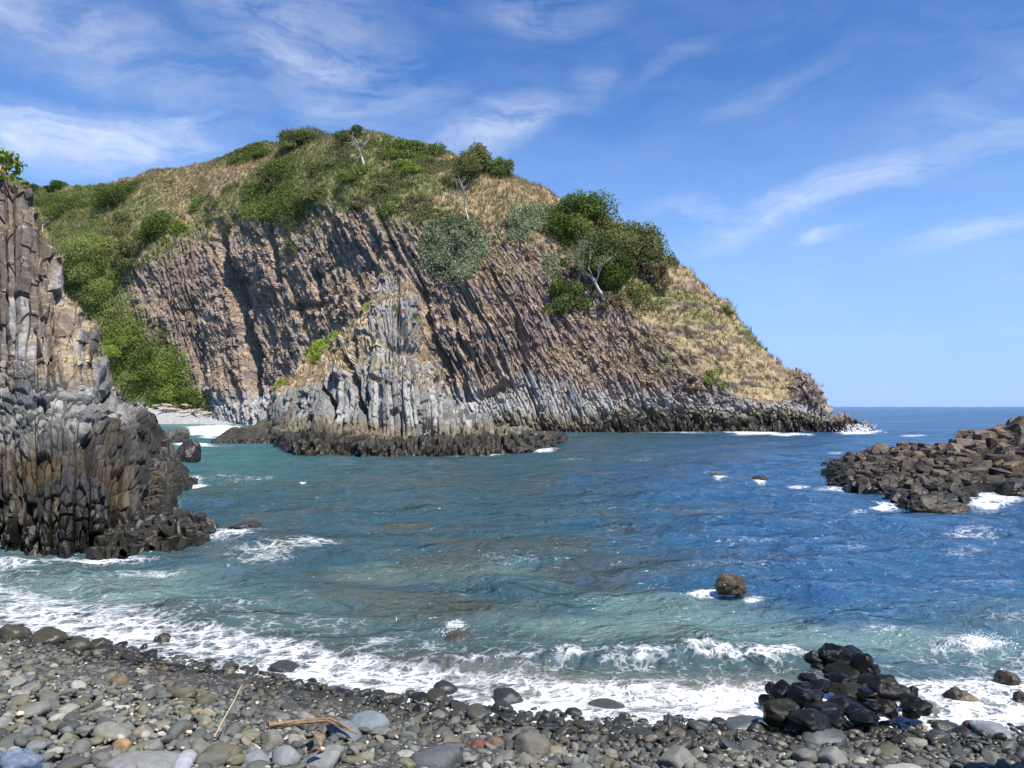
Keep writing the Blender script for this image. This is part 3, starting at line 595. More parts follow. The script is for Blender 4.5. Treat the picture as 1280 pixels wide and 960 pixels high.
def build_water():
    upx = np.concatenate([np.linspace(-900, -60, 90, endpoint=False), np.linspace(-60, 1340, 1150, endpoint=False), np.linspace(1340, 2300, 90)])
    pyr = np.concatenate([np.linspace(1000, 925, 20, endpoint=False), np.linspace(925, 700, 330, endpoint=False), np.linspace(700, 545, 190, endpoint=False), np.linspace(545, 512, 70, endpoint=False), np.linspace(512, 508.2, 40)])
    px, py = np.meshgrid(upx, pyr, indexing='ij'); Y = HC*F/(py-HY); X = (px-CX)/F*Y; z = 0*Y
    off = Y-shore(X)                                  # metres beyond the shoreline
    dY = np.abs(np.gradient(Y, axis=1))
    def wav(L, ang, amp, seed):
        k = 2*np.pi/L; ph = k*(X*np.sin(ang)+Y*np.cos(ang))+2.2*fbm(X/(L*1.6), Y/(L*1.6), 0, 2, seed)
        s = np.sin(ph); return amp*(s+.25*(s*s-.5)*1.5)*sst(.5, .2, dY/L)
    depthf = sst(.0, 2.5, off)
    z = z+depthf*(wav(5.2, .25, .06, 401)+wav(2.9, -.35, .045, 403)+wav(1.7, .6, .032, 405)+wav(1.05, -.1, .02, 407)+wav(.62, .9, .012, 409))
    z = z+depthf*.05*fbm(X/1.1, Y/.7, 0, 4, 411)*sst(.5, .15, dY)
    z = z+sst(-.6, .2, off)*.012*fbm(X/.18, Y/.18, 0, 3, 412)*sst(.1, .03, dY)
    # shore breaker
    cy = np.interp(px, [380, 560, 700, 850, 1000, 1060], [815, 835, 834, 826, 828, 830])+7*fbm(px/40, 0*px, 0, 3, 421)
    q = (py-cy); amp = .085*np.interp(px, [420, 580, 700, 1000, 1040], [0, .7, 1, 1, 0])
    brk = np.where(q < 0, sst(-26, 0, q), sst(9, 0, q))
    z = z+amp*brk*(1+.5*fbm(px/14, py/14, 0, 3, 423))
    cy2 = np.interp(px, [1080, 1160, 1280], [795, 800, 812]); q2 = py-cy2; z = z+.07*np.interp(px, [1070, 1150, 1250, 1400], [0, .6, 1, 1])*np.where(q2 < 0, sst(-20, 0, q2), sst(12, 0, q2))*(1+.5*fbm(px/16, py/16, 0, 3, 425))
    # the swash follows the pebbles up a little
    z = np.where(off < .5, z+.02*sst(.5, 0, off), z)
    # ---- colour of the water itself
    n1 = fbm(X/3.0, Y/2.4, 0, 4, 431); n2 = fbm(X/9, Y/9, 0, 3, 433); n3 = fbm(X/.9, Y/.7, 0, 3, 435)
    c = np.zeros(X.shape+(3,))+np.array([.023, .083, .172])                   # open sea
    cove = sst(160, -140, px-np.interp(py, [520, 545, 600, 700, 800], [1000, 880, 760, 820, 1000])+70*n2)
    c = mix3(c, (.034, .080, .100), cove)
    farteal = sst(520, 200, px)*sst(640, 560, py)
    c = mix3(c, (.05, .165, .165), farteal*.9)
    near = sst(5.0, 1.2, off+.9*n2+.5*n1)
    c = mix3(c, (.088, .148, .142), near*.8)
    lsh = sst(380, 120, px)*sst(690, 730, py); c = mix3(c, (.19, .29, .27), lsh*.7*sst(-.3, .4, n1+.3*n2))
    reef = sst(.0, .40, .9*fbm(X/1.1, Y/.8, 0, 5, 439)+.5*n2+.3*n1)*sst(38, 16, Y)*sst(1.2, 3, off)*np.interp(px, [100, 330, 650, 850, 1000], [.55, 1, .95, .5, .2])
    c = mix3(c, (.075, .070, .045), reef*.6)
    pale = sst(.2, .5, fbm(X/2.2, Y/1.6, 0, 3, 437))*sst(15, 7, Y)*sst(.8, 2, off)
    c = mix3(c, (.16, .26, .23), pale*.6)
    sand = sst(1.3, .5, off)*np.interp(px, [350, 560, 700, 960, 1040], [0, .5, 1, 1, .2])
    c = mix3(c, (.40, .33, .26), sand*(.7+.3*n3))
    # ---- foam density
    f = np.zeros(X.shape)
    bw = np.interp(px, [-60, 0, 150, 300, 420, 560, 700, 1000, 1060, 1150, 1280, 1350], [2.3, 2.2, 1.75, 1.5, 1.3, 1.25, 1.2, 1.25, 1.45, 1.7, 1.9, 1.9])
    st = np.interp(px, [-60, 300, 420, 560, 650, 1000, 1060, 1280], [.58, .60, .62, .68, .70, .72, .70, .66])
    f = np.maximum(f, st*sst(1.0, .55, off/bw+.22*n3+.15*n1))
    f = np.maximum(f, brk*amp/.085*(.54+.42*fbm(px/30, py/9, 0, 4, 427))*(q > -12))
    f = np.maximum(f, .26*sst(2.6, 1.0, off/bw+.3*n1)); f = np.maximum(f, .17*sst(.0, .5, fbm(X/1.4, Y/.8, 0, 4, 447)+.3*n2)*sst(30, 16, Y))
    f = f*(1-.12*sand*sst(4, 14, q)*sst(.05, .3, off))
    f = np.maximum(f, .74*sand*sst(-4, 6, q)*sst(-.1, .1, off)*(1+.3*n3))
    def blob(cx, cyy, rx, ry, s, rot=0):
        nonlocal f
        dx, dy = px-cx, py-cyy; a = math.radians(rot); u = dx*math.cos(a)+dy*math.sin(a); w = -dx*math.sin(a)+dy*math.cos(a)
        d = np.sqrt((u/rx)**2+(w/ry)**2)+.35*n3+.2*n1
        f = np.maximum(f, s*sst(1.1, .3, d))
    for b in ((885, 735, 42, 7, .75), (945, 741, 30, 5, .6), (822, 730, 40, 8, .34), (1230, 800, 55, 18, .7), (1180, 805, 40, 10, .45), (1100, 790, 60, 10, .4), (570, 785, 16, 10, .6), (470, 805, 30, 12, .5),
              (245, 605, 26, 8, .8), (285, 672, 70, 10, .62), (330, 690, 80, 16, .46), (390, 682, 60, 9, .42), (110, 695, 130, 7, .62), (30, 700, 60, 10, .5), (180, 715, 60, 6, .4), (378, 605, 7, 2.2, .8), (210, 630, 30, 10, .38), (300, 600, 70, 8, .3),
              (560, 568, 90, 3.2, .62), (680, 562, 24, 5, .7), (690, 548, 16, 3, .6), (625, 563, 40, 4, .7), (260, 558, 40, 2.2, .6), (940, 541, 40, 3.4, 1.0), (990, 543, 40, 2, .8), (1075, 540, 36, 4.2, 1.1), (1060, 537, 20, 5, 1.1), (820, 541, 90, 1.4, .55), (1140, 545, 20, 1.2, .6),
              (1000, 607, 22, 4.5, .62), (1040, 612, 25, 5, .5), (1110, 632, 30, 6, .62), (1075, 640, 18, 8, .5), (1240, 625, 50, 9, .68), (1180, 642, 50, 6, .5), (1220, 665, 50, 14, .36), (1190, 600, 20, 3, .3), (1045, 567, 18, 2, .5), (900, 600, 14, 3, .5), (950, 602, 14, 3, .55), (1200, 688, 40, 20, .28),
              (270, 538, 50, 10, 1.1), (240, 555, 30, 4, .8), (800, 575, 60, 6, .3), (720, 575, 50, 4, .32), (880, 590, 60, 5, .24), (760, 730, 40, 5, .22)):
        blob(*b)
    wc = sst(.5, .72, fbm(X/6+.3*X/6, Y/2.2, 0, 4, 441))*sst(600, 760, px)*(off > 3); f = np.maximum(f, .26*wc)
    clear = sst(2.6, .1, off)*.62*(1-.6*sand)
    glint_fleck = sst(26, 8, Y)*sst(.2, 1.0, off)*(.35+.65*sst(-.2, .4, n2))  # where the painted white glint flecks show on the water
    mask = np.stack([np.clip(f, 0, 1), np.clip(clear, 0, 1), glint_fleck], 2)
    keep = np.stack([X, Y, z], 2)
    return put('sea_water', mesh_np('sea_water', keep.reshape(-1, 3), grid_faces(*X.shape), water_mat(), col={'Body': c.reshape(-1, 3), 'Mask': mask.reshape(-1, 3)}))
tag(build_water(), 'blue and teal sea water of the cove with white foam', kind='structure')

# ================================================================== FAR COVE BEACH
def far_beach():
    u = np.linspace(40, 345, 190); v = np.linspace(0, 1, 50); px, vv = np.meshgrid(u, v, indexing='ij')
    Y = 92+26*vv; X = (px-CX)/F*Y; z = -1.0+4.4*vv**2+.22*fbm(X/.7, Y/.7, 0, 4, 501)
    m = plain_mat('pale_shingle', (.20, .205, .21), (.52, .52, .50), 2.6, bump=.3)
    o = put('cove_beach', mesh_np('cove_beach', np.stack([X, Y, z], 2).reshape(-1, 3), grid_faces(*px.shape), m)); tag(o, 'pale shingle beach at the head of the cove', kind='structure')
far_beach()
def rock_mesh(name, seed, sub=3, facet=6, rough=.12, mat=None, dims=(1, 1, 1), col=None, flat=False):
    V, Fc = ICO[sub]; rg = np.random.default_rng(seed); V = V.copy()
    for _ in range(facet):
        d = rg.normal(size=3); d /= np.linalg.norm(d); lim = rg.uniform(.55, .85); h = V @ d; V = V-np.outer(np.maximum(h-lim, 0)*.92, d)
    r = 1+rough*fbm(V[:, 0]*1.4+seed, V[:, 1]*1.4, V[:, 2]*1.4, 4, seed)*1.6
    if flat: r = r+.10*fbm(V[:, 0]*5, V[:, 1]*5+seed, V[:, 2]*5, 3, seed+3)+.08*(worley(V[:, 0]*2.2+V[:, 1]*1.1+seed, V[:, 2]*1.6+V[:, 1], seed)[2]-.5)*2
    V = V*r[:, None]*np.array(dims)
    if col is not None:
        cc = np.tile(np.array(col, float), (len(V), 1)); cc[:, :3] *= (1+.5*fbm(V[:, 0]*3/max(dims), V[:, 1]*3/max(dims), V[:, 2]*3/max(dims), 3, seed))[:, None]
    return mesh_np(name, V, Fc, mat, smooth=flat is False, col=cc if col is not None else None)
def log_mesh(L, r, seed):
    rg = np.random.default_rng(seed); n = 7; k = 7; V = []
    for i in range(n):
        t = i/(n-1); rr = r*(1-.4*t)*(.3 if i in (0, n-1) else 1); c = np.array([(t-.5)*L, .05*L*math.sin(t*3+seed), 0])
        for j in range(k): a = j/k*6.283; V.append(c+[0, rr*math.cos(a), rr*math.sin(a)])
    Q = [[i*k+j, i*k+(j+1) % k, (i+1)*k+(j+1) % k, (i+1)*k+j] for i in range(n-1) for j in range(k)]
    return mesh_np('driftwood_log', np.array(V), np.array(Q), M_DRIFT)
lms = [log_mesh(2.0+.4*i, .09+.02*i, i) for i in range(4)]
rg = np.random.default_rng(31)
for i in range(46):
    px = rg.uniform(206, 300); Y = rg.uniform(111.5, 115.5)-(px-212)*.045
    vv = (Y-92)/26; zz = -1.0+4.4*vv**2+.14+rg.uniform(0, .35)
    o = put('driftwood_log', lms[i % 4], loc=W(px, Y, zz)); o.rotation_euler = (0, rg.normal()*.12, rg.normal()*.7); s = rg.uniform(1.0, 1.7); o.scale = (s, s, s)
    tag(o, 'small pinkish driftwood log in the jumble at the back of the far cove beach', 'driftwood', 'driftwood on the far cove beach')

# ================================================================== ROCKS IN THE WATER
def rock(name, px, py, wpx, hpx, seed, label, col=(.04, .035, .028, .9), cat='rock', depth=1.0, sink=.58, facet=7, z0=0.0, rough=.14, group=None):
    Y = (HC-z0)*F/(py-HY); w = wpx/F*Y/2; h = hpx/F*Y
    me = rock_mesh(name, seed, 4, facet, rough, M_BLOCK, (w, w*depth, h*.72), col, True)
    o = put(name, me, loc=W(px, Y+w*depth*.5, z0+h*.72*(1-sink)-.02)); o.rotation_euler = (0, 0, seed*.7*0)
    return tag(o, label, cat, group)
rock('sea_rock', 915, 740, 38, 21, 34, 'angular brown and black rock standing alone in the cove water', (.055, .040, .02, .7), facet=14, sink=.55, rough=.3)
rock('sea_rock', 310, 668, 54, 15, 5, 'flat black wet rock awash beside the dark ledge below the tall cliff', facet=8, sink=.6, rough=.3)
rock('sea_rock', 893, 600, 22, 8, 7, 'small dark rock just awash in mid cove, the left of a pair', facet=5)
rock('sea_rock', 950, 602, 20, 8, 8, 'small dark rock just awash in mid cove, the right of a pair', facet=5)
rock('sea_rock', 1269, 622, 40, 22, 9, 'small black rock in the foam at the foot of the brown outcrop', facet=6)
rock('sea_rock', 236, 576, 30, 28, 11, 'black boulder at the waterline behind the tall brown cliff', facet=7)
rock('sea_rock', 222, 553, 34, 18, 12, 'grey rock at the end of the far cove beach', (.09, .085, .075, .3), facet=7)
rock('sea_rock', 1172, 640, 70, 22, 13, 'low dark rock slab in front of the brown outcrop', (.06, .05, .035, .6), facet=6, depth=.7, sink=.6)
rock('sea_rock', 575, 806, 46, 20, 14, 'half submerged brown boulder with a splash above it', (.07, .06, .05, .8), facet=8, sink=.85, rough=.25)
rock('sea_rock', 1258, 852, 28, 15, 15, 'small wet rock in the swash near the right edge', (.05, .042, .03, .9), facet=5)
rock('sea_rock', 1192, 874, 22, 17, 16, 'small round dark stone in the swash between the black boulders and the right edge', facet=3)
rock('sea_rock', 1209, 876, 34, 10, 17, 'flat tan wet stone in the swash beside a small round dark stone', (.16, .12, .075, .8), facet=6)
rock('sea_rock', 1279, 880, 22, 16, 18, 'dark stone in the swash at the very right edge', facet=4)
rock('sea_rock', 435, 806, 28, 7, 19, 'olive brown rock breaking the foam near the pebbles', (.09, .075, .045, .8), facet=8, sink=.7, rough=.25)
rock('sea_rock', 205, 803, 24, 11, 23, 'small dark rock peeping from the foam above the long grey boulder', facet=4)
rock('sea_rock', 96, 772, 15, 7, 24, 'tiny brown rock in the foam at the top left of the pebbles', facet=4)
# black boulders at the water's edge
BB = [(1018, 830, 19, 20), (1042, 831, 29, 28), (1065, 826, 18, 20), (1080, 848, 21, 34), (1058, 846, 28, 20), (1084, 850, 25, 22), (1052, 856, 20, 15), (1107, 875, 30, 32), (1086, 862, 21, 20), (1128, 870, 19, 17), (1140, 872, 14, 14), (978, 870, 25, 20), (962, 866, 8, 16), (1144, 888, 25, 20), (959, 884, 12, 18), (997, 880, 22, 24), (976, 902, 28, 30), (1017, 880, 20, 19), (1012, 848, 15, 8), (1026, 863, 19, 15), (1058, 874, 27, 22), (1088, 875, 34, 18), (1010, 911, 38, 26), (1139, 895, 16, 15), (1108, 893, 18, 19), (1090, 892, 20, 16), (1068, 894, 23, 16), (1054, 888, 27, 17), (1030, 890, 29, 16), (1040, 908, 26, 21), (1049, 897, 12, 13), (1079, 901, 24, 13), (1040, 848, 11, 7), (1024, 837, 11, 9), (1004, 862, 16, 10), (1069, 864, 18, 12)]
LB = {0: 'squarish black wet boulder at the seaward left end of the black boulder cluster', 1: 'largest black wet boulder on top of the seaward end of the black cluster', 2: 'smaller black boulder right of the topmost one at the seaward end of the cluster', 3: 'sloping black boulder at the seaward right edge of the black cluster', 7: 'large egg shaped black boulder standing at the right of the cluster', 9: 'black boulder just behind the large egg shaped one', 13: 'black boulder at the right foot of the cluster',
      11: 'domed black boulder at the top left end of the cluster', 12: 'thin upright black stone at the left tip of the cluster', 14: 'small olive stone at the left foot of the cluster', 16: 'tall dark boulder at the left front of the cluster', 18: 'small black stone alone in the foam left of the cluster', 22: 'broad dark boulder at the front foot of the cluster'}
for i, (px, py, w, h) in enumerate(BB):
    z0 = .02+.10*(py > 850); Y = (HC-z0)*F/(py-HY); ww = w/F*Y/2; hh = h/F*Y/2
    me = rock_mesh('wet_boulder', 60+i, 4, 6, .24, M_WET, (ww*1.6, ww*1.5, hh*1.12))
    o = put('wet_boulder', me, loc=W(px, Y, zat(py-h*.36, Y))); o.color = (*((np.array([.0075, .0078, .0062]) if i % 4 else np.array([.014, .013, .008]))*random.uniform(.6, 1.6)), 1.0)
    tag(o, LB.get(i, 'rounded black wet boulder packed in the middle of the black cluster at the water edge'), 'boulder', 'black wet boulders at the water edge')
# unseen boulder added out to the right to cast shade on the beach corner
o = put('shade_boulder', rock_mesh('shade_boulder', 90, 5, 14, .22, M_BLOCK, (1.0, 1.15, 1.15), (.075, .062, .05, .1), True), loc=(3.75, 3.5, 1.0)); tag(o, 'unseen dark boulder added out of view at the right to shade the beach corner', 'boulder')

# ================================================================== COBBLES
PALS = [((.075, .078, .072), 'dark grey'), ((.13, .13, .12), 'mid grey'), ((.098, .107, .112), 'blue grey'), ((.105, .098, .068), 'olive'), ((.16, .14, .108), 'tan'), ((.24, .235, .215), 'pale grey'), ((.15, .10, .07), 'rusty brown'), ((.045, .045, .045), 'charcoal')]
PW = np.array([.26, .25, .11, .17, .08, .06, .01, .06]); PW /= PW.sum()
RES = .015; rx0, ry0, rx1, ry1 = -8.5, 3.2, 6.2, 10.6
hx, hy = int((rx1-rx0)/RES), int((ry1-ry0)/RES)
gx, gy = np.meshgrid(rx0+(np.arange(hx)+.5)*RES, ry0+(np.arange(hy)+.5)*RES, indexing='ij')
HR = beachz(gx, gy); OCC = np.zeros(HR.shape, np.float32); HR0 = HR.copy()
rg = np.random.default_rng(77)
PROTO = {s: [rock_mesh('p', 200+i+50*s, s, (7 if s == 3 else 5), .15, M_PEB, (1, rgi, thi)) for i, (rgi, thi) in enumerate(zip(np.linspace(.62, .95, 14), [.45, .6, .38, .7, .5, .62, .42, .55, .66, .48, .36, .58, .5, .64]))] for s in (3, 2)}
def mesh_arr(me):
    V = np.zeros(len(me.vertices)*3, np.float32); me.vertices.foreach_get('co', V)
    Fi = np.zeros(len(me.loops), np.int32); me.loops.foreach_get('vertex_index', Fi); return V.reshape(-1, 3).astype(float), Fi.reshape(-1, 3)
PA = {2: [mesh_arr(m) for m in PROTO[2]]}
V1, F1 = ICO[1]; PA[1] = [(V1*np.array([1, a, b])*(1+.25*RNG.random((len(V1), 1))-.1), F1) for a, b in ((.8, .6), (.7, .5), (.9, .7), (.75, .45), (.85, .55))]
def place(x, y, r, ratio, th, rot, sinkf=.25, occmax=.35, cand=False):
    i0, i1 = int((x-r-rx0)/RES), int((x+r-rx0)/RES)+1; j0, j1 = int((y-r-ry0)/RES), int((y+r-ry0)/RES)+1
    if i0 < 0 or j0 < 0 or i1 > hx or j1 > hy: return None
    dx = gx[i0:i1, j0:j1]-x; dy = gy[i0:i1, j0:j1]-y
    u = (dx*math.cos(rot)+dy*math.sin(rot))/r; w = (-dx*math.sin(rot)+dy*math.cos(rot))/(r*ratio); q = u*u+w*w; ins = q < 1
    if ins.sum() < 1: ins = q <= q.min()
    if occmax < 1 and OCC[i0:i1, j0:j1][ins].mean() > occmax: return None
    h = HR[i0:i1, j0:j1]; zz = h[ins].mean()*.6+h[ins].max()*.4+r*th*(1-2*sinkf)*.5
    if zz-beachz(np.array(x), np.array(y)) > .30: return None
    topz = zz+r*th*np.sqrt(np.clip(1-q, 0, 1))
    h[ins] = np.maximum(h[ins], topz[ins]); OCC[i0:i1, j0:j1][ins] = 1
    gxx = (h[ins]).mean()
    return zz
def stone_col(y, x, hero=None):
    k = rg.choice(len(PALS), p=PW) if hero is None else hero
    c = np.array(PALS[k][0])*(.70+.58*rg.random())*np.array([.97, .97, .89]); d = shore(np.array(x))-y
    wet = float(sst(.95, .35, d+.25*rg.normal()*.5))
    c = c*(1-.62*wet)*(np.array([1, .97, .86])*wet+1-wet)*(1+.35*float(sst(.9, 1.7, d)))
    return c, wet, k
stones = []
def proj(x, y, z): return CX+x/y*F, HY+(HC-z)/y*F
# hand-placed stones seen in the photograph
HERO = [(848, 937, 52, 34, 3, .8, 'big rounded grey stone with a dark olive face, at the front of the pebbles', (.17, .165, .14)), (462, 893, 46, 26, 2, .7, 'triangular blue grey stone beside the curved dry frond', (.16, .19, .21)), (663, 922, 44, 34, 4, .9, 'conical brown grey stone standing up among shell grit', (.14, .125, .1)),
        (180, 944, 86, 22, 5, .5, 'wide pale grey slab at the front of the pebbles, beside the clear bottle', (.22, .22, .205)), (553, 855, 36, 24, 0, .9, 'domed dark wet boulder at the foam line, left of a second dome', (.03, .03, .028)), (633, 865, 38, 28, 0, .9, 'humped dark wet boulder at the foam line, right of a smaller dome', (.032, .033, .03)),
        (358, 830, 44, 18, 0, .55, 'long dark wet boulder lying along the foam line', (.045, .045, .042)), (930, 897, 48, 20, 0, .5, 'flat dark slab at the foam edge left of the black cluster', (.07, .08, .075)), (601, 921, 24, 14, 6, .7, 'dark red stone in the grit', (.14, .04, .03)), (463, 887, 13, 9, 5, .8, 'small white egg shaped pebble by the dry frond', (.62, .61, .58)),
        (152, 921, 22, 18, 4, .85, 'round orange tan stone with a dark underside', (.34, .21, .09)), (340, 914, 34, 30, 3, .85, 'upright oval grey brown boulder left of the dry frond', (.15, .145, .115)), (228, 857, 32, 22, 3, .8, 'olive brown smooth boulder set among dark pebbles', (.10, .09, .05)), (60, 790, 40, 26, 3, .8, 'olive wet boulder at the upper left waterline', (.06, .052, .03)),
        (255, 795, 30, 14, 3, .8, 'rounded olive wet rock at the foam line on the left', (.05, .045, .03)), (95, 800, 34, 22, 3, .8, 'round olive boulder behind the left pebbles', (.055, .05, .032)), (12, 786, 32, 24, 3, .8, 'wet olive boulder at the left edge of the beach', (.06, .055, .03)), (400, 940, 60, 34, 5, .6, 'large smooth pale grey stone below the dry frond', (.21, .212, .2)),
        (318, 940, 36, 26, 2, .8, 'smooth blue grey oval stone right of the clear bottle', (.19, .2, .205)), (355, 935, 34, 30, 2, .9, 'upright blue grey stone just below the dry frond', (.2, .215, .225)), (430, 905, 46, 26, 2, .7, 'blue grey stone under the tip of the curved dry frond', (.15, .17, .185)), (548, 937, 66, 34, 0, .6, 'broad dark slate stone in the front middle of the pebbles', (.09, .095, .10)),
        (1030, 910, 60, 24, 0, .6, 'broad dark blue grey stone just in front of the black cluster', (.08, .085, .085)), (1160, 878, 60, 20, 3, .6, 'mossy grey green slab at the swash edge right of the black cluster', (.13, .135, .09)), (1215, 900, 26, 16, 6, .7, 'dark maroon stone at the right of the beach', (.10, .05, .035)), (1240, 905, 50, 18, 5, .5, 'flat pale blue grey stone at the right end of the beach', (.2, .22, .22)),
        (25, 858, 24, 9, 4, .4, 'flat pale oval disc stone on the left pebbles', (.24, .23, .2)), (140, 905, 44, 24, 4, .7, 'large tan grey stone behind the orange tan one', (.2, .19, .16)), (1040, 935, 40, 30, 1, .9, 'angular grey stone with a dark left face at the front right', (.19, .19, .18)),
        (760, 878, 46, 12, 3, .6, 'long wet olive grey slab at the swash edge in the middle', (.06, .062, .045)), (275, 930, 46, 22, 3, .7, 'brown olive stone under the thin dry stalk', (.12, .105, .07)), (1135, 958, 50, 14, 5, .5, 'broad pale stone at the bottom edge of the beach', (.3, .28, .24))]
for px, py, w, h, k, th, lab, colr in HERO:
    Y = 5.0
    for _ in range(12): X = (px-CX)/F*Y; zc = float(beachz(np.array(X), np.array(Y)))+.05; Y = (HC-zc)*F/(py+h*.3-HY)
    X = (px-CX)/F*Y; r = w/F*Y/2*1.05; th2 = min(max(h/w*1.1, .3), .95); zz = place(X, Y, r, .8, th2, 0, .3, 2.0)
    if zz is None: continue
    d = float(shore(np.array(X))-Y); wet = float(sst(.9, .3, d))
    stones.append((X, Y, zz, r, .8, th2, random.uniform(-.25, .25), np.array(colr), wet, k, lab, 99))
def batch(n, rlo, rhi, occ, sinkf, pw=2.0):
    got = 0
    for _ in range(n):
        y = rg.uniform(3.5, 10.2); x = rg.uniform(-(y*.78+.3), y*.78+.3); sh = float(shore(np.array(x)))
        if y > sh+1.6 or x > 5.8 or x < -8 or (y > sh+.10 and rg.random() < .45): continue
        d = sh-y
        big = .62+.22*float(sst(.9, .15, d))+.25*float(sst(1.2, 2.2, d))
        r = (rlo+(rhi-rlo)*rg.random()**pw)*(big if rhi > .05 else 1)
        ratio, th, rot = rg.uniform(.5, .95), rg.uniform(.3, .72), rg.uniform(0, 6.28)
        if r > .09 and d < .5: th = min(.95, th*1.15)
        zz = place(x, y, r, ratio, th, rot, sinkf, occ)
        if zz is None: continue
        if d < -.1 and zz+r*th > -.005: continue
        c, wet, k = stone_col(y, x); stones.append((x, y, zz, r, ratio, th, rot, c, wet, k, None, 0)); got += 1
    return got
batch(2400, .075, .13, .12, .3, 2.0); batch(7000, .045, .085, .2, .22); batch(24000, .022, .045, .3, .2); batch(40000, .009, .022, .55, .15, 1.2)
def app(s):
    X, Y = proj(s[0], s[1], s[2]); return s[3]/s[1] if (4 < X < 1276 and 770 < Y < 958) else 0
order = sorted(range(len(stones)), key=lambda i: -(app(stones[i])+stones[i][11]))
IND = order[:290]; indset = set(IND)
SHAPE = lambda r, th: 'flat' if th < .52 else ('chunky' if th > .72 else 'smooth')
ZONE = lambda d: ('in the swash at the foam line' if d < .15 else 'on the wet strip just above the foam' if d < .6 else 'in the middle of the pebble slope' if d < 1.25 else 'along the dry front of the beach')
for i in IND:
    x, y, z, r, ratio, th, rot, c, wet, k, lab, _ = stones[i]
    o = put('cobble', PROTO[3][i % 14]); pr = np.linspace(.62, .95, 14)[i % 14]; pt = [.45, .6, .38, .7, .5, .62, .42, .55, .66, .48, .36, .58, .5, .64][i % 14]
    o.location = (x, y, z); o.scale = (r*1.08, r*ratio/pr*1.08, r*th/pt*1.05); o.rotation_euler = (random.gauss(0, .14)+.12, random.gauss(0, .14), rot); o.color = (*c, wet)
    sd = ', in the left half' if proj(x, y, z)[0] < CX else ', in the right half'
    tag(o, lab or f"{SHAPE(r, th)} {PALS[k][1]} {'stone' if th > .6 else 'cobble'} {ZONE(float(shore(np.array(x))-y))}{sd}", 'stone', f'{PALS[k][1]} cobbles on the near beach')
VV, FF, CC = [], [], []; off = 0
for i, (x, y, z, r, ratio, th, rot, c, wet, k, lab, _) in enumerate(stones):
    if i in indset: continue
    V, Fc = PA[2][i % 14] if r > .03 else PA[1][i % 5]
    if r > .03: V = V/np.array([1, np.linspace(.62, .95, 14)[i % 14], [.45, .6, .38, .7, .5, .62, .42, .55, .66, .48, .36, .58, .5, .64][i % 14]])*np.array([1, ratio, th])
    ca, sa = math.cos(rot), math.sin(rot); t1, t2 = rg.normal()*.2, rg.normal()*.2
    V = V*r*1.06; V = np.stack([V[:, 0]*ca-V[:, 1]*sa, V[:, 0]*sa+V[:, 1]*ca, V[:, 2]+V[:, 0]*t1+V[:, 1]*t2], 1)+[x, y, z]
    if r < .02 and rg.random() < .13: c = np.array([.5, .44, .36])*(.7+.5*rg.random()); wet = .1
    VV.append(V); FF.append(Fc+off); off += len(V); CC.append(np.tile([*c, wet], (len(V), 1)))
o = put('pebbles', mesh_np('pebbles', np.concatenate(VV), np.concatenate(FF), M_PEBA, col=np.concatenate(CC))); tag(o, 'small grey and olive pebbles and white shell grit covering the near beach', 'pebbles', kind='stuff')

# ---------------- litter on the beach
def tube(pts, rad, k=6):
    pts = [np.array(p, float) for p in pts]; V, Q = [], []; n = len(pts)
    for i in range(n):
        d = pts[min(i+1, n-1)]-pts[max(i-1, 0)]; d /= np.linalg.norm(d)+1e-9
        a = np.cross(d, [0, 0, 1.0]); a = a if np.linalg.norm(a) > .05 else np.cross(d, [0, 1.0, 0]); a /= np.linalg.norm(a); b = np.cross(d, a)
        for j in range(k): t = j/k*2*np.pi; V.append(pts[i]+rad[i]*(math.cos(t)*a+math.sin(t)*b))
    for i in range(n-1):
        for j in range(k): Q.append([i*k+j, i*k+(j+1) % k, (i+1)*k+(j+1) % k, (i+1)*k+j])
    return np.array(V), np.array(Q)
def on_beach(px, py, lift=.0):
    Y = 5.0
    for _ in range(15):
        X = (px-CX)/F*Y; i, j = int((X-rx0)/RES), int((Y-ry0)/RES); i = min(max(i, 3), hx-4); j = min(max(j, 3), hy-4)
        zc = float(HR[i-3:i+4, j-3:j+4].max())+lift; Y = .5*Y+.5*(HC-zc)*F/(py-HY)
    return np.array([(px-CX)/F*Y, Y, zc])
M_FROND = plain_mat('dry_frond', (.14, .08, .04), (.36, .24, .14), 30, .6, .004, (1, 1, 1))
P = [on_beach(335, 906, .02), on_beach(345, 905, .025), on_beach(375, 901, .03), on_beach(412, 898, .04), on_beach(428, 906, .03), on_beach(447, 918, .02)]
V, Q = tube(P, [.019, .016, .011, .009, .008, .004]); V[:, 2] = V[:, 2]
fr = empty('dry_palm_frond', P[0]); tag(fr, 'bent brown dry palm frond stalk lying across the cobbles', 'palm frond')
put('stalk', mesh_np('stalk', V-P[0], Q, M_FROND), fr)
P2 = [on_beach(338, 908, .01), on_beach(370, 904, .02), on_beach(410, 901, .03), on_beach(440, 916, .02)]
V, Q = tube(P2, [.014, .011, .009, .004]); put('fibre', mesh_np('fibre', V-P[0], Q, M_FROND), fr)
def leafy(name, a, b, wd, label, curl=.03):
    a, b = np.array(a), np.array(b); d = b-a; side = np.cross(d, [0, 0, 1.0]); side /= np.linalg.norm(side); V = []; n = 8
    for i in range(n):
        t = i/(n-1); ww = wd*math.sin(math.pi*(.08+.9*t)); c = a+d*t+np.array([0, 0, curl*math.sin(t*3.1)])
        V += [c-side*ww+[0, 0, ww*.7], c, c+side*ww+[0, 0, ww*.7], c-[0, 0, .004]]
    Q = []
    for i in range(n-1):
        for j in range(4): Q.append([4*i+j, 4*i+(j+1) % 4, 4*i+4+(j+1) % 4, 4*i+4+j])
    return tag(put(name, mesh_np(name, np.array(V), np.array(Q), M_FROND)), label, 'dry leaf')
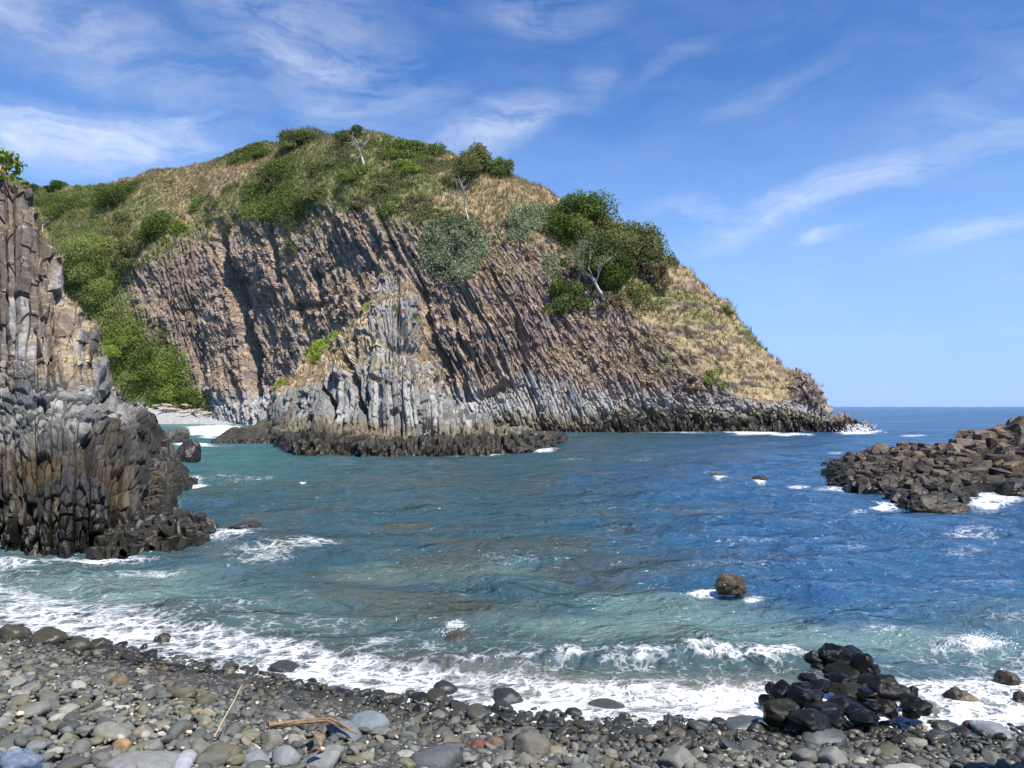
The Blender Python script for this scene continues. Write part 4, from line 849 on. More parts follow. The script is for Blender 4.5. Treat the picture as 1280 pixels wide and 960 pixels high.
leafy('dry_leaf', on_beach(390, 918, .03), on_beach(402, 935, .02), .025, 'curled orange brown dry leaf below the palm frond stalk')
leafy('dry_leaf', on_beach(384, 946, .02), on_beach(404, 940, .03), .022, 'second brown dry leaf wedged below the curled orange one')
P = [on_beach(268, 921, .01), on_beach(275, 905, .10), on_beach(282, 886, .14), on_beach(291, 866, .17)]
P[3] = P[0]+(np.array([.115, .16, .265])); P[1] = P[0]*.7+P[3]*.3; P[2] = P[0]*.35+P[3]*.65+[.004, 0, 0]
V, Q = tube(P, [.0055, .005, .0042, .003], 5); o = put('dry_stalk', mesh_np('dry_stalk', V, Q, plain_mat('straw', (.45, .36, .24), (.6, .5, .36), 20))); tag(o, 'thin pale dry stalk standing slantwise out of the cobbles', 'stalk')
def plastic(name, c, rough=.15, tr=.75):
    m, nt, N, out = nmat(name); tc = N('ShaderNodeTexCoord'); n1 = N('ShaderNodeTexNoise', ins={'Vector': tc.outputs['Object'], 'Scale': 22.0, 'Detail': 4.0})
    b = N('ShaderNodeBump', ins={'Height': n1.outputs['Fac'], 'Strength': .8, 'Distance': .012})
    p = N('ShaderNodeBsdfPrincipled', ins={'Base Color': (*c, 1), 'Roughness': rough, 'Normal': b.outputs[0], 'Transmission Weight': tr*.3, 'IOR': 1.3})
    t = N('ShaderNodeBsdfTransparent'); mx = N('ShaderNodeMixShader', ins={'Fac': .55, 1: p.outputs[0], 2: t.outputs[0]}); nt.links.new(mx.outputs[0], out.inputs['Surface']); return m
def lathe(prof, k=16):
    V = [[r*math.cos(j/k*6.2832), r*math.sin(j/k*6.2832), z] for r, z in prof for j in range(k)]
    Q = [[i*k+j, i*k+(j+1) % k, (i+1)*k+(j+1) % k, (i+1)*k+j] for i in range(len(prof)-1) for j in range(k)]
    return np.array(V), np.array(Q)
B0 = on_beach(229, 957, .035); bt = empty('plastic_bottle', B0); bt.rotation_euler = (math.radians(-80), 0, math.radians(6)); tag(bt, 'crushed clear plastic bottle lying on the front cobbles', 'bottle')
prof = [(.002, -.10), (.03, -.10), (.045, -.09), (.046, -.05), (.042, -.045), (.046, -.04), (.046, 0), (.042, .005), (.046, .01), (.045, .05), (.035, .085), (.016, .105), (.014, .12)]
V, Q = lathe([(r, -z) for r, z in prof]); V[:, 0] *= 1+.25*fbm(V[:, 0]*20, V[:, 1]*20, V[:, 2]*20, 2, 3); V[:, 1] *= .8
put('bottle_body', mesh_np('bottle_body', V, Q, plastic('clear_plastic', (.60, .61, .65))), bt)
V, Q = lathe([(.002, -.142), (.017, -.142), (.018, -.12), (.002, -.12)]); put('cap', mesh_np('cap', V, Q, plain_mat('cap_white', (.6, .62, .7), (.7, .7, .75), 10, .4)), bt)
B1 = on_beach(24, 955, .03); me = rock_mesh('plastic_bag', 501, 4, 2, .35, plastic('blue_plastic', (.20, .28, .40), .2), (.11, .08, .06)); o = put('plastic_bag', me, loc=B1+[0, 0, .01]); tag(o, 'crumpled translucent blue plastic at the lower left corner of the beach', 'plastic bag')
for nm, px, py, r in (('shell', 132, 948, 0), ('shell', 25, 892, .03), ('shell', 236, 915, .02), ('shell', 402, 938, .02)):
    if r: tag(put(nm, rock_mesh(nm, int(px), 3, 3, .3, plain_mat('coral%d' % px, (.5, .38, .25), (.62, .52, .4), 40), (r, r*.8, r*.6)), loc=on_beach(px, py, .01)), {25: 'ring of pale orange coral on the left pebbles', 236: 'small orange coral lump near the thin stalk', 402: 'cream coral lump beside the brown dry leaves'}[px], 'coral')

# ================================================================== VEGETATION
def leaves(pts, nrm, size, cols, rng, asp=.5):
    """folded diamond leaves"""
    n = len(pts); d = rng.normal(size=(n, 3)); d -= (d*nrm).sum(1, keepdims=True)*nrm; d /= np.linalg.norm(d, axis=1, keepdims=True)+1e-9
    s = np.cross(nrm, d); L = (size*(.6+.8*rng.random(n)))[:, None]
    V = np.stack([pts-d*L*.5, pts+s*L*asp*.5+nrm*L*.08, pts+d*L*.5-nrm*L*.1, pts-s*L*asp*.5+nrm*L*.08], 1).reshape(-1, 3)
    Fq = np.arange(4*n).reshape(n, 4)
    return V, Fq, np.repeat(cols, 4, 0)
GREENS = {'dark': ((.04, .075, .016), (.11, .17, .035)), 'mid': ((.075, .125, .024), (.19, .25, .055)), 'bright': ((.13, .21, .03), (.27, .36, .07)), 'lime': ((.22, .31, .025), (.44, .52, .085)), 'grey': ((.16, .22, .11), (.33, .39, .23)), 'olive': ((.105, .12, .036), (.24, .25, .09)), 'brown': ((.15, .12, .065), (.27, .22, .12)), 'yellow': ((.17, .21, .05), (.33, .36, .11))}
def crown_mesh(name, w, d, h, kind, seed, leaf=.3, dens=1.0, lumps=9, shear=0.):
    rng = np.random.default_rng(seed); lo, hi = map(np.array, GREENS[kind]); P_, N_, C_ = [], [], []
    for i in range(int(lumps*2.2)):
        a = rng.uniform(0, 6.28); hz = rng.random()**.8; q = (.25+.75*math.sqrt(rng.random()))*math.sqrt(max(.05, 1-(max(0, hz-.25)/.8)**2))*(1+.18*rng.normal())
        k_ = rng.uniform(.10, .23)*(1.25 if i < 4 else 1); c = np.array([math.cos(a)*q*w*.47, math.sin(a)*q*d*.47, hz*h*.95])
        R = np.array([w, (w+d)/2, max(h, .5*w)])*k_*rng.uniform(.8, 1.2, 3)
        n = int(dens*34*(R[0]*R[2]+R[0]*R[1])/(leaf*leaf)*.36)+8
        u = rng.normal(size=(n, 3)); u /= np.linalg.norm(u, axis=1, keepdims=True)
        rr = np.where(rng.random(n) < .10, 1.0+.25*rng.random(n), 1-.45*rng.random(n)**2); bump = 1+.22*fbm(u[:, 0]*2.2+seed, u[:, 1]*2.2, u[:, 2]*2.2+i*7, 3, seed)
        p = c+u*R*(rr*bump)[:, None]
        keep = p[:, 2] > -.02*h; nn = u+.7*rng.normal(size=(n, 3))+np.array([0, 0, .35]); nn /= np.linalg.norm(nn, axis=1, keepdims=True)
        tint = rng.random()*.7
        t = np.clip(tint+.5*rng.random(n), 0, 1)[:, None]; cc = lo*(1-t)+hi*t
        P_.append(p[keep]); N_.append(nn[keep]); C_.append(cc[keep])
    PP = np.concatenate(P_); PP[:, 1] += shear*PP[:, 2]
    V, Fq, C = leaves(PP, np.concatenate(N_), leaf, np.concatenate(C_), rng)
    return mesh_np(name, V, Fq, M_LEAF, smooth=False, col=C)
def stems_mesh(w, h, seed, n=4, r=.07, mat=None):
    rng = np.random.default_rng(seed); VV, QQ, o = [], [], 0
    for i in range(n):
        e = np.array([rng.uniform(-.3, .3)*w, rng.uniform(-.3, .3)*w, h*rng.uniform(.35, .6)]); m_ = e*.5+np.array([rng.normal()*.06*w, rng.normal()*.06*w, 0])
        V, Q = tube([[e[0]*.1, e[1]*.1, -.4], m_, e], [r, r*.7, r*.25], 5); VV.append(V); QQ.append(Q+o); o += len(V)
    return mesh_np('trunk', np.concatenate(VV), np.concatenate(QQ), mat or M_BARK)
def bush(S, px, py, w, h, kind, label, name='shrub', cat='shrub', lump=9, leaf=.28, dens=1., group=None, seed=None, py_base=None):
    """px, py = middle of the foot"""
    P_, n_ = hit(S, px, py); dist = P_[1]; ww, hh = w/F*dist, h/F*dist
    e = empty(name, P_); tag(e, label, cat, group); sd = int(px*7+py)
    dd = min(ww, max(hh, 1.0)*1.3)*(.5 if kind == 'grey' else 1)
    c = put('crown', crown_mesh('crown', ww, dd, hh, kind, sd, leaf=min(leaf, max(.1, hh*.2)), dens=dens, lumps=lump, shear=float(np.clip(-n_[2]/min(n_[1], -.25), 0, 1.6))*(.8 if name == 'shrub' else .2)), e, loc=(0, dd*.12, -.12*hh)); put('trunk', stems_mesh(ww, hh, sd+1, r=min(.09, hh*.03)), e)
    return e
def mat_growth(S, cx, cy, rx, ry, kind, label, n=1500, leaf=.30, lift=.7, group=None, name='shrub_mat'):
    P = S['P']; py = HY+(HC-P[..., 2])/P[..., 1]*F; nz = fbm(P[..., 0]/1.6, P[..., 1]/1.6, P[..., 2]/1.6, 3, int(cx))
    m = (((S['px']-cx)/rx)**2+((py-cy)/ry)**2+.5*nz < .9) & (S['v'] < 6.9) & (S['v'] > .8); Q = P[m]; N_ = S['n'][m]; rng = np.random.default_rng(int(cx*3+cy))
    k = rng.integers(0, len(Q), n); b = P[np.unravel_index(np.argmin((S['px']-cx)**2+(py-cy)**2), py.shape)]
    h = lift*(.5+.9*np.abs(fbm(Q[k, 0]/.7, Q[k, 1]/.7, Q[k, 2]/.7, 2, 7)))[:, None]*rng.random((n, 1))**.6
    p = Q[k]+N_[k]*h*1.3+rng.normal(size=(n, 3))*.12+[0, -.1, .12]; nn = N_[k]+.8*rng.normal(size=(n, 3)); nn /= np.linalg.norm(nn, axis=1, keepdims=True)
    lo, hi = map(np.array, GREENS[kind]); t = np.clip(.5+.9*fbm(p[:, 0]/.9, p[:, 1]/.9, p[:, 2]/.9, 2, 9)+.3*rng.normal(size=n), 0, 1)[:, None]
    V, Fq, C = leaves(p-b, nn, leaf, lo*(1-t)+hi*t, rng); o = put(name, mesh_np(name, V, Fq, M_LEAF, smooth=False, col=C), loc=b); tag(o, label, 'shrub', group)
GH = 'shrubs on the headland'
for a in [
 (436, 182, 38, 36, 'dark', 'dark round shrub on the summit just left of the pale bare tree'), (541, 202, 34, 40, 'dark', 'dark dense shrub on the ridge, right end of the summit thicket'), (505, 200, 72, 38, 'mid', 'wide green thicket on the ridge right of the pale bare tree', 14), (509, 216, 40, 24, 'bright', 'bright green shrub below the ridge thicket'),
 (345, 236, 54, 44, 'dark', 'dark green shrub above the wide mat on the left of the cliff top'), (397, 248, 40, 26, 'olive', 'olive shrub right of the wide green mat on the cliff top'), (414, 205, 48, 36, 'olive', 'olive shrub on the shoulder below the summit'), (478, 238, 52, 34, 'olive', 'loose olive shrub on the mid slope above the cliff'),
 (489, 282, 38, 36, 'mid', 'green shrub on the brink of the cliff below the summit'), (455, 262, 34, 20, 'brown', 'brownish scrub bush at the cliff brink'), (372, 184, 66, 30, 'olive', 'wide olive scrub along the skyline left of the summit', 12), (330, 196, 34, 16, 'mid', 'small green shrub on the skyline slope left of the summit'), (300, 202, 20, 16, 'mid', 'small shrub on the skyline where the left ridge starts to climb'),
 (560, 232, 50, 26, 'olive', 'olive scrub on the slope left of the ridge trees'), (525, 262, 46, 28, 'brown', 'brown scrub on the slope above the grey green patch'), (448, 225, 44, 30, 'mid', 'green shrub in the middle of the summit slope'), (385, 215, 40, 26, 'mid', 'green shrub between the dark shrub and the shoulder scrub'),
 (152, 256, 74, 46, 'dark', 'dark green thicket on the left ridge', 14), (213, 236, 20, 18, 'dark', 'small dark bush alone in the grass of the left ridge'), (196, 302, 56, 42, 'mid', 'green shrub on the upper left edge of the cliff', 12), (221, 300, 22, 26, 'bright', 'small bright shrub beside the upper left cliff edge'), (250, 262, 24, 20, 'bright', 'small light green shrub in dry grass left of the wide mat'),
 (90, 268, 80, 42, 'mid', 'broad green scrub on the left hillside', 14), (55, 258, 50, 24, 'olive', 'olive scrub on the far left of the hillside'), (110, 350, 80, 66, 'yellow', 'pale yellow green shrub halfway down the left gully', 14), (150, 292, 50, 34, 'olive', 'olive scrub between the left thicket and the cliff edge'), (128, 392, 60, 44, 'yellow', 'yellow green bush in the gully behind the tall cliff', 12),
 (160, 440, 66, 54, 'bright', 'bright green bush low in the gully', 14), (205, 492, 60, 62, 'bright', 'bright leafy shrub at the bottom of the gully', 14), (180, 470, 50, 44, 'mid', 'mid green shrub left of the bright gully shrub', 12), (238, 508, 58, 24, 'mid', 'low dark green hedge of scrub behind the far beach', 12), (205, 430, 44, 36, 'olive', 'olive bush against the cliff foot in the gully'), (170, 330, 40, 36, 'olive', 'olive bush beside the rock shoulder of the gully'),
 
 (795, 382, 54, 40, 'olive', 'olive bush below the dark right hand trees'), (765, 382, 44, 26, 'brown', 'brown scrub under the pale tree on the right slope'), (712, 386, 54, 44, 'mid', 'green bush at the lower left of the right hand thicket'), (742, 356, 84, 56, 'dark', 'dark thicket behind the two pale stemmed trees', 12), (820, 362, 40, 36, 'brown', 'brown green bush at the right end of the right hand thicket'), (845, 336, 20, 18, 'olive', 'sparse shrub on the skyline right of the trees'), (905, 392, 22, 12, 'yellow', 'small yellow green tuft on the right hand skyline'),
 (895, 482, 34, 26, 'bright', 'small bright bush on the lower right slope'), (870, 494, 22, 14, 'olive', 'small olive bush left of the bright one on the lower right slope')]:
    bush(HEAD, *a[:6], lump=a[6] if len(a) > 6 else 9, group=GH)
for a in [(567, 314, 44, 42, 'grey', 'grey green shrub patch spread over the middle of the cliff', 5200), (668, 276, 36, 18, 'grey', 'grey green shrub left of the big green dome tree', 3000), (648, 297, 16, 8, 'grey', 'low grey green shrub at the foot of a larger grey green one', 400), (690, 335, 16, 18, 'grey', 'small grey green mat left below the big green dome tree', 500),
          (342, 256, 46, 26, 'mid', 'wide dark green mat of shrub spilling over the cliff top', 4500), (322, 268, 26, 10, 'bright', 'bright lower edge of the wide green mat at the cliff top', 700), (205, 470, 36, 40, 'bright', 'bright leafy creeper carpet low in the gully', 3000), (150, 420, 36, 34, 'yellow', 'yellow green creeper carpet halfway down the gully', 2600)]:
    mat_growth(HEAD, *a, group=GH)
for a in [(594, 224, 50, 52, 'olive', 'large olive green tree on the ridge above the cliff'), (626, 222, 32, 30, 'mid', 'smaller green tree at the right of the large ridge tree'), (728, 310, 86, 76, 'mid', 'big bright green dome shaped tree on the right shoulder'), (790, 348, 74, 80, 'olive', 'dark olive tree on the skyline of the right shoulder'), (815, 340, 46, 58, 'dark', 'dark tree at the right edge of the shoulder thicket'), (765, 326, 60, 60, 'olive', 'olive tree between the green dome and the dark skyline tree'),
          (38, 243, 20, 14, 'dark', 'small round tree on the far left skyline'), (68, 239, 28, 14, 'dark', 'wider flat topped tree on the far left skyline')]:
    bush(HEAD, *a[:4], a[6] if len(a) > 6 else a[4], a[5], name='leafy_tree', cat='tree', lump=16, group='trees on the headland')
for a in [(394, 436, 48, 42, 'lime', 'lime green bush on the left shoulder of the grey crag'), (440, 404, 16, 20, 'lime', 'narrow lime green plant in a crack of the grey crag'), (449, 388, 12, 14, 'lime', 'upper tuft of lime green growth near the top of the grey crag'), (350, 486, 18, 14, 'lime', 'small lime tuft low on the left edge of the grey crag'), (495, 398, 16, 18, 'yellow', 'small green bush beside a red and white cloth on the crag'), (512, 398, 8, 8, 'yellow', 'tiny green tuft right of the red and white cloth')]:
    bush(CRAG, *a, leaf=.2, dens=.8, lump=8, group='plants on the grey crag')
P_, n_ = hit(CRAG, 503, 402); fl = []
for i in range(6):
    for j in range(5): fl.append([(j-2)*.09*(1-.5*i/5)+.02*math.sin(i*2), -.25-.05*math.sin(j*1.7+i), .95-i*.16])
V = np.array(fl); V2 = np.concatenate([V, V+[0, .03, 0]]); Q = grid_faces(6, 5); Q = np.concatenate([Q, Q+30]); Cc = np.where((V2[:, 2] > .52)[:, None], [.62, .12, .09], [.75, .68, .7])[::1]
o = put('cloth_scrap', mesh_np('cloth_scrap', V2, Q, M_LEAF, col=Cc), loc=P_); o.scale = (.55, .55, .65); tag(o, 'red and white scrap of cloth caught on the grey crag beside a small bush', 'cloth')
bush(STACK, 0, 222, 46, 44, 'bright', 'bright leafy bush on top of the tall brown cliff', leaf=.13, lump=8, dens=.5)
bush(STACK, 24, 236, 12, 12, 'mid', 'small sprig on the top edge of the tall brown cliff', leaf=.09, lump=5, dens=.4)
# bare pale trees
def bare_tree(S, px, py, h, w, seed, label, mat=None, levels=4, tuft=None, rad=.16, name='bare_tree', fork=.35):
    P_, n_ = hit(S, px, py); D = P_[1]; H, Wd = h/F*D, w/F*D; rng = np.random.default_rng(seed); e = empty(name, P_); tag(e, label, 'tree')
    TV, TQ, BV, BQ, ends = [], [], [], [], []; o = [0, 0]
    def seg(p, d, L, r, lv):
        n = 4; pts, rr = [p], [r]; q = p.copy(); dd = d.copy()
        for i in range(n):
            dd = dd+rng.normal(size=3)*.13; dd /= np.linalg.norm(dd); q = q+dd*L/n; pts.append(q.copy()); rr.append(r*(1-.35*(i+1)/n))
        V, Q = tube(pts, rr, 6 if lv == 0 else 4)
        if lv == 0: TV.append(V); TQ.append(Q+o[0]); o[0] += len(V)
        else: BV.append(V); BQ.append(Q+o[1]); o[1] += len(V)
        if lv >= levels: ends.append(q.copy()); return
        for _ in range(3 if lv < 2 else 2+(rng.random() < .5)):
            a = rng.normal(size=3); a[2] *= .4; nd = dd*.9+a*.55*np.array([Wd/H*1.2, Wd/H*1.2, 1]); nd[2] += .30; nd /= np.linalg.norm(nd)
            st = pts[rng.integers(2, n+1)] if lv > 0 else pts[rng.integers(3, n+1)]
            seg(st.copy(), nd, L*rng.uniform(.55, .8), rr[-1]*.72, lv+1)
    seg(np.array([0, 0, -.3]), np.array([rng.normal()*.08, 0, 1.0]), H*fork+.3, rad, 0)
    put('trunk', mesh_np('trunk', np.concatenate(TV), np.concatenate(TQ), mat or M_PALE), e); put('branches', mesh_np('branches', np.concatenate(BV), np.concatenate(BQ), mat or M_PALE), e)
    if tuft:
        E = np.array(ends); E = np.repeat(E, 10, 0)+rng.normal(size=(len(E)*10, 3))*.28; nn = rng.normal(size=E.shape)+[0, 0, .6]; nn /= np.linalg.norm(nn, axis=1, keepdims=True)
        lo, hi = map(np.array, tuft); t = rng.random((len(E), 1)); V, Fq, C = leaves(E, nn, .2, lo*(1-t)+hi*t, rng); put('crown', mesh_np('crown', V, Fq, M_LEAF, smooth=False, col=C), e)
    return e
bare_tree(HEAD, 455, 205, 46, 60, 3, 'pale bare tree with forked limbs on the summit', rad=.2)
bare_tree(HEAD, 585, 282, 66, 40, 4, 'slender pale bare tree on the cliff brink above the grey green patch', rad=.14)
bare_tree(HEAD, 750, 372, 78, 66, 8, 'pale stemmed tree with thin yellowish crown in the right hand thicket', tuft=((.22, .2, .1), (.38, .34, .18)), rad=.2)
bare_tree(HEAD, 722, 352, 56, 44, 12, 'smaller pale stemmed grey tree left of the yellowish crowned one', tuft=((.16, .17, .1), (.26, .27, .18)), rad=.15)
bare_tree(HEAD, 54, 292, 36, 30, 15, 'bare grey shrub on the left hillside beside the tall cliff', rad=.12)
bare_tree(HEAD, 640, 262, 18, 40, 18, 'low bare twiggy shrub on the slope below the ridge trees', rad=.07, mat=plain_mat('grey_twig', (.2, .16, .13), (.3, .25, .2), 6))

# ---------------- grass and scrub that nobody could count
def scatter(S, wgt, n, seed):
    rng = np.random.default_rng(seed); w = wgt[:-1, :-1].copy(); P_ = S['P']
    a = P_[1:, :-1]-P_[:-1, :-1]; b = P_[:-1, 1:]-P_[:-1, :-1]; ar = np.linalg.norm(np.cross(a, b), axis=2); w = (w*ar).ravel(); w /= w.sum()
    k = rng.choice(len(w), n, p=w); i, j = k//(wgt.shape[1]-1), k % (wgt.shape[1]-1); f, g = rng.random((n, 1)), rng.random((n, 1))
    return P_[i, j]+(P_[i+1, j]-P_[i, j])*f+(P_[i, j+1]-P_[i, j])*g, S['n'][i, j], i, j
def grass(name, S, wgt, n, seed, hgt, colf, label, blades=5, lean=.5, spread=.25, width=.05):
    p, nn, i, j = scatter(S, wgt, n, seed); rng = np.random.default_rng(seed+1); m = n*blades
    p = np.repeat(p, blades, 0); nn = np.repeat(nn, blades, 0); c = np.repeat(colf(p[::blades], rng), blades, 0)*(.75+.5*rng.random((m, 1)))
    r = rng.normal(size=(m, 3)); r[:, 2] = 0; base = p+r*spread*hgt; H = hgt*(.5+.9*rng.random((m, 1)))
    d = np.array([0, 0, 1.0])+.4*nn+lean*rng.normal(size=(m, 3))*[1, 1, .2]; d /= np.linalg.norm(d, axis=1, keepdims=True)
    side = rng.normal(size=(m, 3)); side[:, 2] = 0; side /= np.linalg.norm(side, axis=1, keepdims=True); w = width*(.6+.8*rng.random((m, 1)))
    tipd = d+[0, 0, -.15]
    V = np.stack([base-side*w-d*.08, base+side*w-d*.08, base+d*H+rng.normal(size=(m, 3))*.1*hgt], 1).reshape(-1, 3)
    o = put(name, mesh_np(name, V, np.arange(3*m).reshape(m, 3), M_GRASS, smooth=False, col=np.repeat(c, 3, 0))); tag(o, label, 'grass', kind='stuff')
def dry(p, rng):
    g = fbm(p[:, 0]/7, p[:, 1]/7, p[:, 2]/7, 4, 71)+np.interp(CX+p[:, 0]/p[:, 1]*F, [0, 200, 330, 480, 600, 700, 850, 940], [.3, .1, .5, .5, -.1, -.25, -.1, .08]); t = np.clip((g+.1)/.6+.3*rng.normal(size=len(p)), 0, 1)[:, None]
    return np.array([.36, .275, .15])*(1-t)+np.array([.15, .175, .055])*t
vgg = HEAD['v']; vis = (HEAD['v'] > 1.2)*(HEAD['v'] < 7.0)*(HEAD['px'] > -80)
grass('dry_grass', HEAD, np.maximum(HEAD['grassy'], .5*HEAD['left']*(vgg > 4.2))*vis*(1-.5*HEAD['right']), 40000, 601, .5, dry, 'dry straw coloured grass over the top and the right slope of the headland')
grass('ledge_grass', HEAD, (HEAD['ledge']+.02)*vis*(HEAD['grassy'] < .5)*(HEAD['P'][..., 2] > 4), 9000, 603, .42, lambda p, r: np.tile([.37, .285, .175], (len(p), 1)), 'tufts of dry grass on the ledges of the headland cliff')
grass('crag_grass', CRAG, CRAG['ledge']*(CRAG['v'] < 7), 1500, 605, .28, lambda p, r: np.tile([.42, .32, .18], (len(p), 1)), 'tufts of dry grass on the ledges of the grey crag')
grass('cliff_grass', STACK, STACK['ledge']*(STACK['v'] < 8), 1500, 607, .14, lambda p, r: np.tile([.40, .32, .2], (len(p), 1)), 'tufts of dry grass on the ledges of the tall brown cliff', width=.015)
def scrub(name, wgt, n, seed, label, R=.55, nl=16, cols=('mid', 'olive', 'yellow', 'dark'), leaf=.26):
    p, nn, i, j = scatter(HEAD, wgt, n, seed); rng = np.random.default_rng(seed+1)
    kk = rng.integers(0, len(cols), n); fl = fbm(p[:, 0]/4, p[:, 1]/4, p[:, 2]/4, 3, seed); kk = np.clip(((fl+.6)/1.2*len(cols)+.8*rng.normal(size=n)).astype(int), 0, len(cols)-1)
    lo = np.array([GREENS[c][0] for c in cols])[kk]; hi = np.array([GREENS[c][1] for c in cols])[kk]
    sz = R*(.5+rng.random(n)); u = rng.normal(size=(n, nl, 3)); u /= np.linalg.norm(u, axis=2, keepdims=True); u[..., 2] = abs(u[..., 2])
    q = p[:, None]+u*sz[:, None, None]*(.6+.4*rng.random((n, nl, 1)))*[1, 1, .9]; t = rng.random((n, nl, 1)); c = lo[:, None]*(1-t)+hi[:, None]*t
    nl_ = u+.6*rng.normal(size=u.shape); nl_ /= np.linalg.norm(nl_, axis=2, keepdims=True)
    V, Fq, C = leaves(q.reshape(-1, 3), nl_.reshape(-1, 3), leaf, c.reshape(-1, 3), rng)
    tag(put(name, mesh_np(name, V, Fq, M_LEAF, smooth=False, col=C)), label, 'scrub', kind='stuff')
pxg, vg = HEAD['px'], HEAD['v']
scrub('gully_scrub', HEAD['left']*vis*(vg < 6.6)*sst(-.35, .15, fbm(HEAD['P'][..., 0]/4, HEAD['P'][..., 1]/4, HEAD['P'][..., 2]/4, 3, 617)+.35*sst(5, 3.5, vg)), 8000, 611, 'low green scrub covering the gully and left hillside', cols=('mid', 'bright', 'bright', 'yellow', 'yellow'))
nzz = sst(-.05, .35, fbm(HEAD['P'][..., 0]/5, HEAD['P'][..., 1]/5, HEAD['P'][..., 2]/5, 4, 613))
scrub('hilltop_scrub', HEAD['grassy']*vis*nzz*sst(250, 330, pxg)*sst(640, 560, pxg)*(vg < 6.7), 4600, 615, 'low olive scrub among the grass of the headland top', cols=('brown', 'olive', 'olive', 'mid'), R=.5)

# ================================================================== SPRAY
def spray(cx, cy, w, h, n, seed, label):
    rng = np.random.default_rng(seed); Y = HC*F/(cy-HY); c = W(cx, Y, 0); VV, FF = [], []; V0, F0 = ICO[1]; s = Y/F
    for i in range(n):
        u = rng.normal(); t = rng.random()**1.6; p = c+[u*w*s*.5*(1-.4*t), rng.normal()*w*s*.3, t*h*s]; VV.append(V0*s*rng.uniform(.25, 1.1)*(1-.4*t)*[1, 1, .8]+p); FF.append(F0+i*len(V0))
    tag(put('sea_spray', mesh_np('sea_spray', np.concatenate(VV), np.concatenate(FF), M_FOAM)), label, 'spray', kind='stuff')
M_FOAM = plain_mat('foam_white', (.8, .82, .84), (.86, .87, .88), 5, .9)
spray(569, 797, 24, 16, 300, 1, 'white splash over the half submerged boulder'); spray(1075, 541, 24, 11, 500, 2, 'white spray on the tip of the headland'); spray(1232, 808, 34, 18, 500, 4, 'white splash of a small wave near the right edge')

# ================================================================== SKY, SUN, CAMERA
w = bpy.data.worlds.new('World'); SC.world = w; w.use_nodes = True; nt = w.node_tree; nt.nodes.clear()
def WN(t, **k):
    n = nt.nodes.new(t)
    for a, v in k.items():
        if a == 'ins':
            for q, x in v.items():
                if isinstance(x, bpy.types.NodeSocket): nt.links.new(x, n.inputs[q])
                else: n.inputs[q].default_value = x
        else: setattr(n, a, v)
    return n
sky = WN('ShaderNodeTexSky', sky_type='NISHITA', sun_disc=False, sun_elevation=math.radians(SUN_EL), sun_rotation=math.radians(SUN_AZ), altitude=0.0, air_density=1.0, dust_density=.2, ozone_density=1.6)
tc = WN('ShaderNodeTexCoord'); sx = WN('ShaderNodeSeparateXYZ', ins={0: tc.outputs['Generated']})
az = WN('ShaderNodeMath', operation='ARCTAN2', ins={0: sx.outputs[0], 1: sx.outputs[1]}).outputs[0]
el = WN('ShaderNodeMath', operation='ARCSINE', ins={0: sx.outputs[2]}).outputs[0]
ae = WN('ShaderNodeCombineXYZ', ins={0: az, 1: el}).outputs[0]
wn = WN('ShaderNodeTexNoise', ins={'Vector': ae, 'Scale': 3.0, 'Detail': 6.0, 'Roughness': .55})
aw = WN('ShaderNodeVectorMath', operation='MULTIPLY_ADD', ins={0: wn.outputs['Color'], 1: (.24, .13, 0), 2: ae}).outputs[0]
def dirae(px, py): x, z = (px-CX)/F, (HY-py)/F; return math.atan2(x, 1), math.asin(z/math.sqrt(1+x*x+z*z))
tot = None
for px, py, rx, ry, rot, s in ((110, 172, 280, 50, -2, .8), (370, 55, 290, 120, 24, .55), (620, 165, 190, 44, -14, .6), (742, 112, 50, 80, 24, .25), (1060, 235, 340, 32, -13, .48), (955, 125, 110, 26, -14, .25), (1240, 292, 150, 22, -8, .5), (40, 22, 200, 50, 6, .6), (150, 84, 240, 60, 8, .4), (680, 8, 140, 40, 5, .45), (848, 72, 70, 22, -35, .22), (402, 150, 60, 20, 0, .4), (880, 265, 110, 30, 8, .4), (1040, 292, 50, 12, -4, .45), (230, 165, 120, 26, -4, .6), (1200, 130, 200, 60, -20, .22)):
    a, e = dirae(px, py)
    mp = WN('ShaderNodeMapping', vector_type='TEXTURE', ins={'Vector': aw, 'Location': (a+.12, e+.065, 0), 'Rotation': (0, 0, math.radians(-rot)), 'Scale': (rx/F*.95, ry/F*.95, 1)})
    ln = WN('ShaderNodeVectorMath', operation='LENGTH', ins={0: mp.outputs[0]}).outputs['Value']
    mr = WN('ShaderNodeMapRange', interpolation_type='SMOOTHERSTEP', ins={'Value': ln, 'From Min': 1.15, 'From Max': 0.0, 'To Min': 0.0, 'To Max': s}).outputs[0]
    tot = mr if tot is None else WN('ShaderNodeMath', operation='MAXIMUM', ins={0: tot, 1: mr}).outputs[0]
# wisps drawn out along the wind
mpw = WN('ShaderNodeMapping', ins={'Vector': aw, 'Rotation': (0, 0, -.3), 'Scale': (5, 22, 1)}); nw = WN('ShaderNodeTexNoise', ins={'Vector': mpw.outputs[0], 'Scale': 1.0, 'Detail': 8.0, 'Roughness': .62, 'Distortion': .8})
mpf = WN('ShaderNodeMapping', ins={'Vector': aw, 'Scale': (7, 12, 1)}); nf = WN('ShaderNodeTexNoise', ins={'Vector': mpf.outputs[0], 'Scale': 1.0, 'Detail': 6.0, 'Roughness': .6})
wv = WN('ShaderNodeMath', operation='MULTIPLY_ADD', ins={0: nw.outputs['Fac'], 1: .7, 2: WN('ShaderNodeMath', operation='MULTIPLY', ins={0: nf.outputs['Fac'], 1: .5}).outputs[0]}).outputs[0]
wr = WN('ShaderNodeMapRange', ins={'Value': wv, 'From Min': .46, 'From Max': .80, 'To Min': .0, 'To Max': 1.0}).outputs[0]
